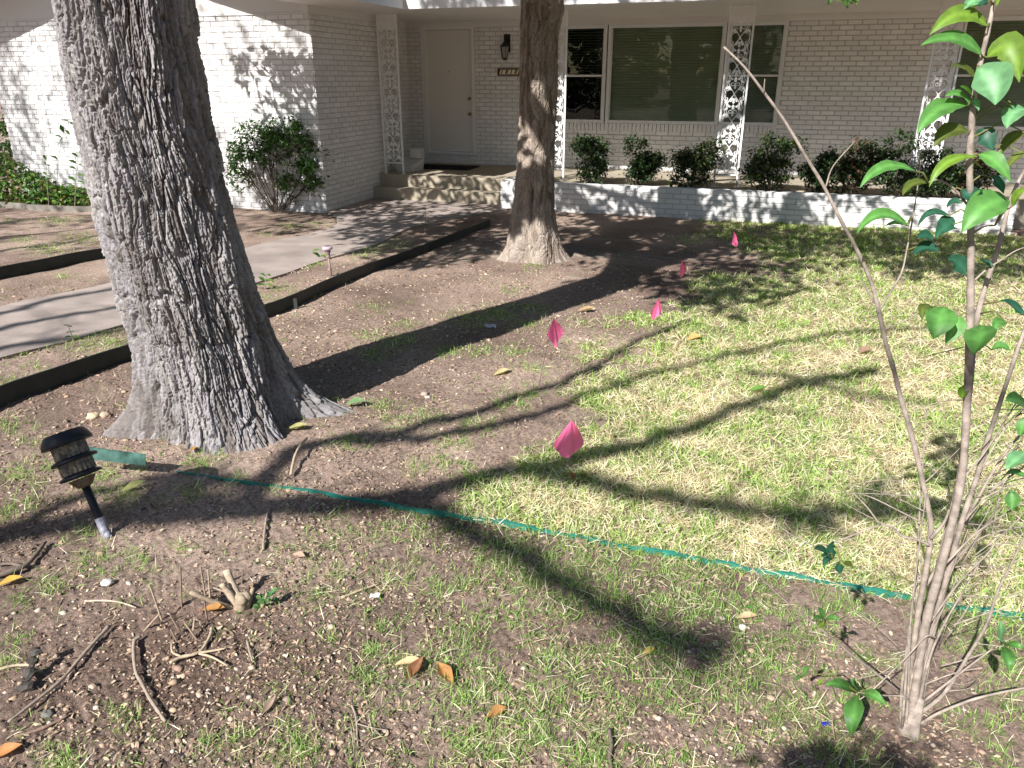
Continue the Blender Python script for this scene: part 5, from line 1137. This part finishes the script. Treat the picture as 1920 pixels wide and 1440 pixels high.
def grass():
    r = np.random.default_rng(2)
    n = 900000; rad = np.exp(r.uniform(np.log(1.1), np.log(12.5), n)); az = np.radians(r.uniform(-44, 44, n))
    # even per area weight ~ 1/r : keep all (log-uniform radius gives 1/r^2), thin the nearest a little
    x = rad*np.sin(az); y = rad*np.cos(az); z = G(x, y); px, py = proj(np.stack([x, y, z], 1))
    ok = (px > -120) & (px < 2040) & (py > 380) & (py < 1520) & ~inpoly(x, y, path_poly)
    sd_s, sd_d = to_sd(x, y); ok &= (sd_d < 11.07) & ~((sd_s < SW+.05) & (sd_d > DW-.05))
    x, y, z, px, py, rad = (a[ok] for a in (x, y, z, px, py, rad))
    nb = fbm2(x*2.1, y*2.1, 61, 4); nf = fbm2(x*7, y*7, 62, 3); nc = fbm2(x*22, y*22, 63, 2)
    xb = np.interp(py, [380, 410, 450, 500, 560, 600, 650, 700, 760, 820, 880, 940, 985, 1000], [1330, 1330, 1350, 1420, 1310, 1190, 1120, 1080, 1020, 1010, 970, 920, 880, 880])
    xb = xb+(nb-.5)*420+(nf-.5)*160
    strip = np.interp(px, [c[0] for c in gs], [c[1] for c in gs])
    lawn = sstep(-60, 130, px-xb)*(py < strip+5)*sstep(.22, .50, nf*.55+nc*.45+.06)
    low = (py >= strip)*sstep(350, 1250, px+(nb-.5)*700)*sstep(.45, .60, nf*.6+nc*.4+.04)*np.interp(py, [1000, 1180, 1300, 1440], [1.0, .75, .55, .5])*.85
    low2 = (py >= strip)*sstep(.58, .70, nf*.55+nc*.45)*.16
    sparse = (px < xb)*sstep(.60, .72, nf*.5+nc*.5)*.20*(py < 1000)
    sparse = np.where((py < 560) & (px > 480), sparse*.5, sparse)
    tuft = np.zeros_like(x)
    for (tx, ty, tr) in TUFTS:
        ry = tr*np.interp(ty, [400, 700, 1440], [.22, .45, .7]); dd = ((px-tx)/tr)**2+((py-ty)/ry)**2; tuft = np.maximum(tuft, np.exp(-dd*1.6))
    tuft = tuft*sstep(.36, .54, nc*.75+nf*.25+.05)*1.0
    dens = np.clip(np.maximum.reduce([lawn*.95, low, low2, sparse, tuft]), 0, 1)
    keep = r.random(len(x)) < dens*np.interp(rad, [1.1, 2, 4, 12], [.42, .5, .85, 1.0])
    x, y, z, px, py, rad, nb, nf, nc, lawn, tuft, low = (a[keep] for a in (x, y, z, px, py, rad, nb, nf, nc, lawn, tuft, low))
    cc = r.integers(0, len(x), 420); cc = cc[lawn[cc] > .5]; tall = np.zeros(len(x), bool)
    ex, ey = (np.repeat(a_[cc], 34)+r.normal(0, .028, len(cc)*34) for a_ in (x, y)); ez = G(ex, ey); epx, epy = proj(np.stack([ex, ey, ez], 1)); o1 = np.ones(len(ex))
    x, y, z, px, py = (np.concatenate(q) for q in ((x, ex), (y, ey), (z, ez), (px, epx), (py, epy))); rad = np.concatenate([rad, np.hypot(ex, ey)]); nb = np.concatenate([nb, o1*.1]); nf = np.concatenate([nf, o1*.1]); lawn = np.concatenate([lawn, o1]); tall = np.concatenate([tall, o1 > 0])
    n = len(x); big = np.interp(rad, [1.2, 3, 6, 12], [1.0, 1.12, 1.6, 2.4])
    straw = r.random(n) < np.clip(lawn*(.72+.9*(nb-.5)+1.3*(nf-.5))*(.35+.65*sstep(430, 600, py)), 0, .93)
    straw &= ~tall; straw |= ~tall & (r.random(n) < .0) ; straw |= ~tall & (r.random(n) < np.where(lawn > .3, .16, .09))
    ln = np.where(straw, r.uniform(.03, .085, n), r.uniform(.022, .062, n)*np.where(lawn > .4, 1.15, .85))*np.interp(rad, [1.2, 3, 12], [.85, 1, 1.15])*np.where(tall, 1.35, 1)
    wd = np.where(lawn > .4, np.where(straw, r.uniform(.0022, .0042, n), r.uniform(.003, .0062, n)), r.uniform(.0014, .0028, n))*big*np.where(straw, .8, 1.0)
    a = r.uniform(0, 2*np.pi, n); el = np.where(straw, r.uniform(.0, .65, n), r.uniform(.35, 1.35, n)); bend = np.where(straw, r.uniform(-.3, .35, n), r.uniform(.2, .9, n))
    D = np.stack([np.cos(a)*np.cos(el), np.sin(a)*np.cos(el), np.sin(el)], 1); el2 = el-bend; D2 = np.stack([np.cos(a)*np.cos(el2), np.sin(a)*np.cos(el2), np.sin(el2)], 1)
    tw = r.uniform(-.9, .9, n); S = np.stack([-np.sin(a)*np.cos(tw), np.cos(a)*np.cos(tw), np.sin(tw)], 1)*wd[:, None]*.5
    b = np.stack([x, y, z-.004+ground_bumps(x, y, rad)+np.where(straw, r.uniform(0, .02, n), 0)], 1); m = b+D*ln[:, None]*.55; t = m+D2*ln[:, None]*.45
    V = np.stack([b-S, b+S, m+S*.85, m-S*.85, t], 1).reshape(-1, 3); k = np.arange(n)[:, None]*5
    F4 = (k+np.array([[0, 1, 2, 3]])).astype(np.int32); F3 = (k+np.array([[3, 2, 4]])).astype(np.int32)
    gcol = np.array([(.13, .24, .05), (.20, .34, .075), (.28, .43, .11), (.36, .48, .17)])[r.integers(0, 4, n)]
    scol = np.array([(.70, .62, .43), (.78, .71, .52), (.60, .51, .34), (.84, .79, .62), (.48, .38, .25)])[r.integers(0, 5, n)]
    col = np.where(straw[:, None], scol, gcol)*r.uniform(.8, 1.2, (n, 1)); col = np.where((lawn > .4)[:, None] & ~straw[:, None], col*np.array([1.25, 1.12, 1.2]), col)
    for nm, sel, lab in (('grass', ~straw, 'short green grass growing in patches over the yard'), ('straw', straw, 'dry tan straw blades lying in the lawn')):
        i = np.where(sel)[0]; vi = (i[:, None]*5+np.arange(5)).ravel(); kk = np.arange(len(i))[:, None]*5
        o = obj(nm, V[vi], [(kk+np.array([[0, 1, 2, 3]])).astype(np.int32), (kk+np.array([[3, 2, 4]])).astype(np.int32)], M['grass'], col=np.repeat(col[i], 5, 0)); tag(o, lab, 'grass', kind='stuff')
    print('grass blades', n, 'straw', straw.sum())
grass()
def gravel():
    r = np.random.default_rng(4); n = 95000
    rad = np.exp(r.uniform(np.log(1.15), np.log(8), n)); az = np.radians(r.uniform(-42, 42, n)); x = rad*np.sin(az); y = rad*np.cos(az); z = G(x, y); px, py = proj(np.stack([x, y, z], 1))
    nb = fbm2(x*1.6, y*1.6, 71, 3); nf = fbm2(x*9, y*9, 72, 2)
    xb = np.interp(py, [380, 600, 760, 940, 1000, 1440], [1300, 1190, 1020, 920, 1300, 1900])
    dens = np.where(px < xb, 1, .25)*sstep(.30, .62, nb*.5+nf*.5); sd_s, sd_d = to_sd(x, y)
    keep = (r.random(n) < dens) & ~inpoly(x, y, path_poly) & (py > 420) & (py < 1500) & (sd_d < 10.9) & ~((sd_s < SW) & (sd_d > DW-.1)); x, y, z, rad = x[keep], y[keep], z[keep], rad[keep]; n = len(x)
    # half stones, half bark flakes
    base = np.array([(0, 0, 1), (1, 0, 0), (0, 1, 0), (-1, 0, 0), (0, -1, 0), (.7, .7, .6), (-.7, .7, .6), (-.7, -.7, .6), (.7, -.7, .6)], float)
    fc = np.array([(0, 5, 6), (0, 6, 7), (0, 7, 8), (0, 8, 5), (1, 2, 5), (5, 2, 6), (2, 3, 6), (6, 3, 7), (3, 4, 7), (7, 4, 8), (4, 1, 8), (8, 1, 5)])
    st_ = r.random(n) < .36; i = np.where(st_)[0]; m = len(i); sz = np.clip(r.lognormal(math.log(.0036), .45, m), .0018, .012)*np.interp(rad[i], [1.2, 3, 8], [.9, 1.2, 2.0])
    sc = sz[:, None, None]*r.uniform(.65, 1.3, (m, 1, 3)); sc[:, :, 2] *= .6; a = r.uniform(0, 6.28, m); ca, sa = np.cos(a)[:, None], np.sin(a)[:, None]
    Q = base[None]*r.uniform(.8, 1.2, (m, 9, 1))*sc; X = Q[..., 0]*ca-Q[..., 1]*sa; Y = Q[..., 0]*sa+Q[..., 1]*ca
    zz = z[i]+ground_bumps(x[i], y[i], rad[i])
    V = np.stack([X+x[i][:, None], Y+y[i][:, None], Q[..., 2]+zz[:, None]-.0004], -1).reshape(-1, 3); F = (np.arange(m)[:, None, None]*9+fc[None]).reshape(-1, 3).astype(np.int32)
    pal = np.array([(.36, .26, .19), (.42, .32, .24), (.30, .20, .15), (.50, .42, .34), (.26, .20, .16), (.40, .28, .19)])[r.integers(0, 6, m)]*r.uniform(.75, 1.15, (m, 1))
    o = obj('gravel', V, F, M['stone'], col=np.repeat(pal, 9, 0), smooth=True); tag(o, 'small tan pebbles scattered through the bare soil', 'gravel', kind='stuff')
    i = np.where(~st_)[0]; m = len(i); ln = r.uniform(.006, .022, m)*np.interp(rad[i], [1.2, 3, 8], [.8, 1.1, 1.8]); wd = ln*r.uniform(.12, .5, m); a = r.uniform(0, 6.28, m); t = r.normal(0, .35, m)
    D = np.stack([np.cos(a)*np.cos(t), np.sin(a)*np.cos(t), np.sin(t)], 1)*ln[:, None]; S = np.stack([-np.sin(a), np.cos(a), r.normal(0, .35, m)], 1)*wd[:, None]*.5
    b = np.stack([x[i], y[i], z[i]+ground_bumps(x[i], y[i], rad[i])+.003], 1); V = np.stack([b-D/2-S*.5, b-D/2+S*.7, b+S*1.1+np.array([0, 0, .002]), b+D/2+S*.4, b+D/2-S*.5, b-S], 1).reshape(-1, 3)
    F = (np.arange(m)[:, None]*6+np.array([[0, 1, 2, 5]])).astype(np.int32); F2 = (np.arange(m)[:, None]*6+np.array([[5, 2, 3, 4]])).astype(np.int32)
    pal = np.array([(.20, .13, .09), (.32, .22, .15), (.12, .085, .065), (.42, .31, .21), (.25, .17, .12), (.50, .40, .28)])[r.integers(0, 6, m)]*r.uniform(.75, 1.15, (m, 1))
    o = obj('leaf_litter', V, [F, F2], M['litter'], col=np.repeat(pal, 6, 0)); tag(o, 'fine brown leaf and bark litter over the soil', 'litter', kind='stuff')
gravel()

# ------------------------------------------------------------------ the street tree behind the camera, whose limbs shade the lawn
street = thing('street_tree', 'large bare limbed shade tree standing behind the viewer', 'tree', (-6.2, -5.6, 0))
street_r = np.random.default_rng(14)
def trace(px, h0, h1, r0, r1, wig=.05, twigs=8, tw_len=.7, join=None):
    P = [lift(gp(*p), h0+(h1-h0)*i/(len(px)-1)) for i, p in enumerate(px)]
    if join is not None: P = [np.asarray(join, float), (np.asarray(join)*.5+P[0]*.5+np.array([0, 0, .2]))]+P
    sp = spl(P, 6); sp = [p+street_r.normal(0, wig*.3, 3) for p in sp]; m = MB(); m.tube(sp, lerp_r(r0, r1, len(sp)), 8, jit=.1)
    for k in range(twigs):
        i = street_r.integers(len(sp)//4, len(sp)); d = street_r.normal(0, 1, 3); d[2] = abs(d[2])*.6; d /= np.linalg.norm(d); e = sp[i]+d*tw_len*street_r.uniform(.4, 1); m.tube(spl([sp[i], (sp[i]+e)/2+street_r.normal(0, .06, 3), e], 3), lerp_r(min(r1*.5, .014), .004, 7), 5)
    m.build('limb', M['branch'], street, smooth=True); return sp
trunkP = [np.array([-6.2, -5.6, -.2]), np.array([-6.1, -5.5, 1.5]), np.array([-6.0, -5.3, 3.2]), np.array([-5.7, -5.0, 4.2])]
mm_ = MB(); mm_.tube(spl(trunkP, 6), lerp_r(.36, .24, 19), 16, jit=.04); mm_.build('trunk', M['branch'], street, smooth=True)
J = trunkP[-1]
B1 = [(-250, 1075), (0, 1008), (200, 966), (420, 952), (600, 948), (720, 938), (900, 900), (1080, 862), (1250, 820), (1430, 752), (1520, 720), (1640, 700)]
spB = trace(B1, 4.6, 5.0, .085, .045, join=J, twigs=5)
trace([(1000, 886), (1100, 905), (1200, 925), (1330, 945), (1400, 962), (1520, 968), (1700, 968), (1850, 985)], 4.8, 5.2, .055, .03, twigs=8)
spC = trace([(470, 950), (540, 850), (640, 826), (780, 800), (900, 770), (1000, 735), (1090, 700), (1130, 680), (1200, 640), (1300, 600)], 4.6, 5.0, .05, .026, twigs=6)
trace([(640, 826), (780, 822), (900, 803), (1000, 780), (1100, 745), (1200, 710), (1320, 680), (1420, 655), (1600, 625), (1760, 618)], 4.7, 5.4, .042, .024, twigs=7)
trace([(740, 936), (800, 950), (860, 985), (960, 1035), (1060, 1090), (1140, 1135), (1220, 1180), (1300, 1205), (1360, 1215)], 4.9, 6.4, .05, .04, twigs=6, tw_len=.4)
trace([(1400, 700), (1500, 715), (1640, 745), (1760, 760)], 5.5, 5.8, .03, .018, twigs=8, tw_len=.6)
trace([(0, 1020), (120, 940), (260, 905), (360, 893), (470, 905)], 4.6, 4.9, .04, .025, twigs=8, tw_len=.4)

for px in ([(-200, 640), (0, 592), (120, 560), (240, 540), (330, 520)], [(-250, 690), (0, 622), (100, 600), (170, 588), (260, 572), (400, 545)], [(-250, 740), (0, 655), (70, 645), (130, 636), (260, 612)], [(-200, 470), (0, 420), (100, 408), (200, 402)], [(-200, 500), (0, 448), (90, 436), (200, 425)], [(-200, 540), (0, 470), (90, 462), (190, 440)]):
    trace(px, 5.6, 6.2, .06, .03, twigs=9, tw_len=.8)
def sprays(tree, px, h, rad, per, seed, leaf=.09):
    cs = [lift(gp(*p), h) for p in px]; P = clumps(cs, [rad]*len(cs), per, seed); V, F, K = leaf_cloud(P, leaf, CROWN_COL, seed=seed, aspect=.45); obj('spray', V, F.astype(np.int32), M['leaf_crown'], tree, col=K)
sprays(street, [(1510, 1475), (1570, 1458), (1640, 1448), (1700, 1462), (1620, 1490), (1560, 1495)], 2.6, .12, 900, 90, .07)  # unseen leaf clumps added to stand in for the photographer's shadow
sprays(street, [(1640, 925), (1670, 945), (1500, 965), (1560, 968)], 4.4, .10, 500, 91)
sprays(street, [(1310, 1208), (1280, 1195)], 5.6, .12, 300, 92)
sprays(street, [(300, 912), (350, 905), (410, 915), (330, 935), (395, 945), (270, 945), (440, 930), (230, 960), (360, 925)], 4.7, .13, 420, 93, .08)
# unseen trees behind the camera, added to block low sky and fill window reflections
def sky_screen_trees():
    r = np.random.default_rng(12); cs = []; rs = []
    for k in range(300):
        a = r.uniform(math.radians(70), math.radians(290)); R_ = r.uniform(24, 34); cs.append(np.array([R_*math.sin(a), R_*math.cos(a), r.uniform(.5, 8.2)])); rs.append(r.uniform(1.2, 2.2))
    P = clumps(cs, rs, 6, 13); V, F, K = leaf_cloud(P, .75, CROWN_COL, seed=14, aspect=.6); o = obj('screen_trees', V, F.astype(np.int32), M['leaf_crown'], col=K); tag(o, 'added belt of green trees behind the viewer, screening low sky light', 'trees', kind='stuff')
sky_screen_trees()
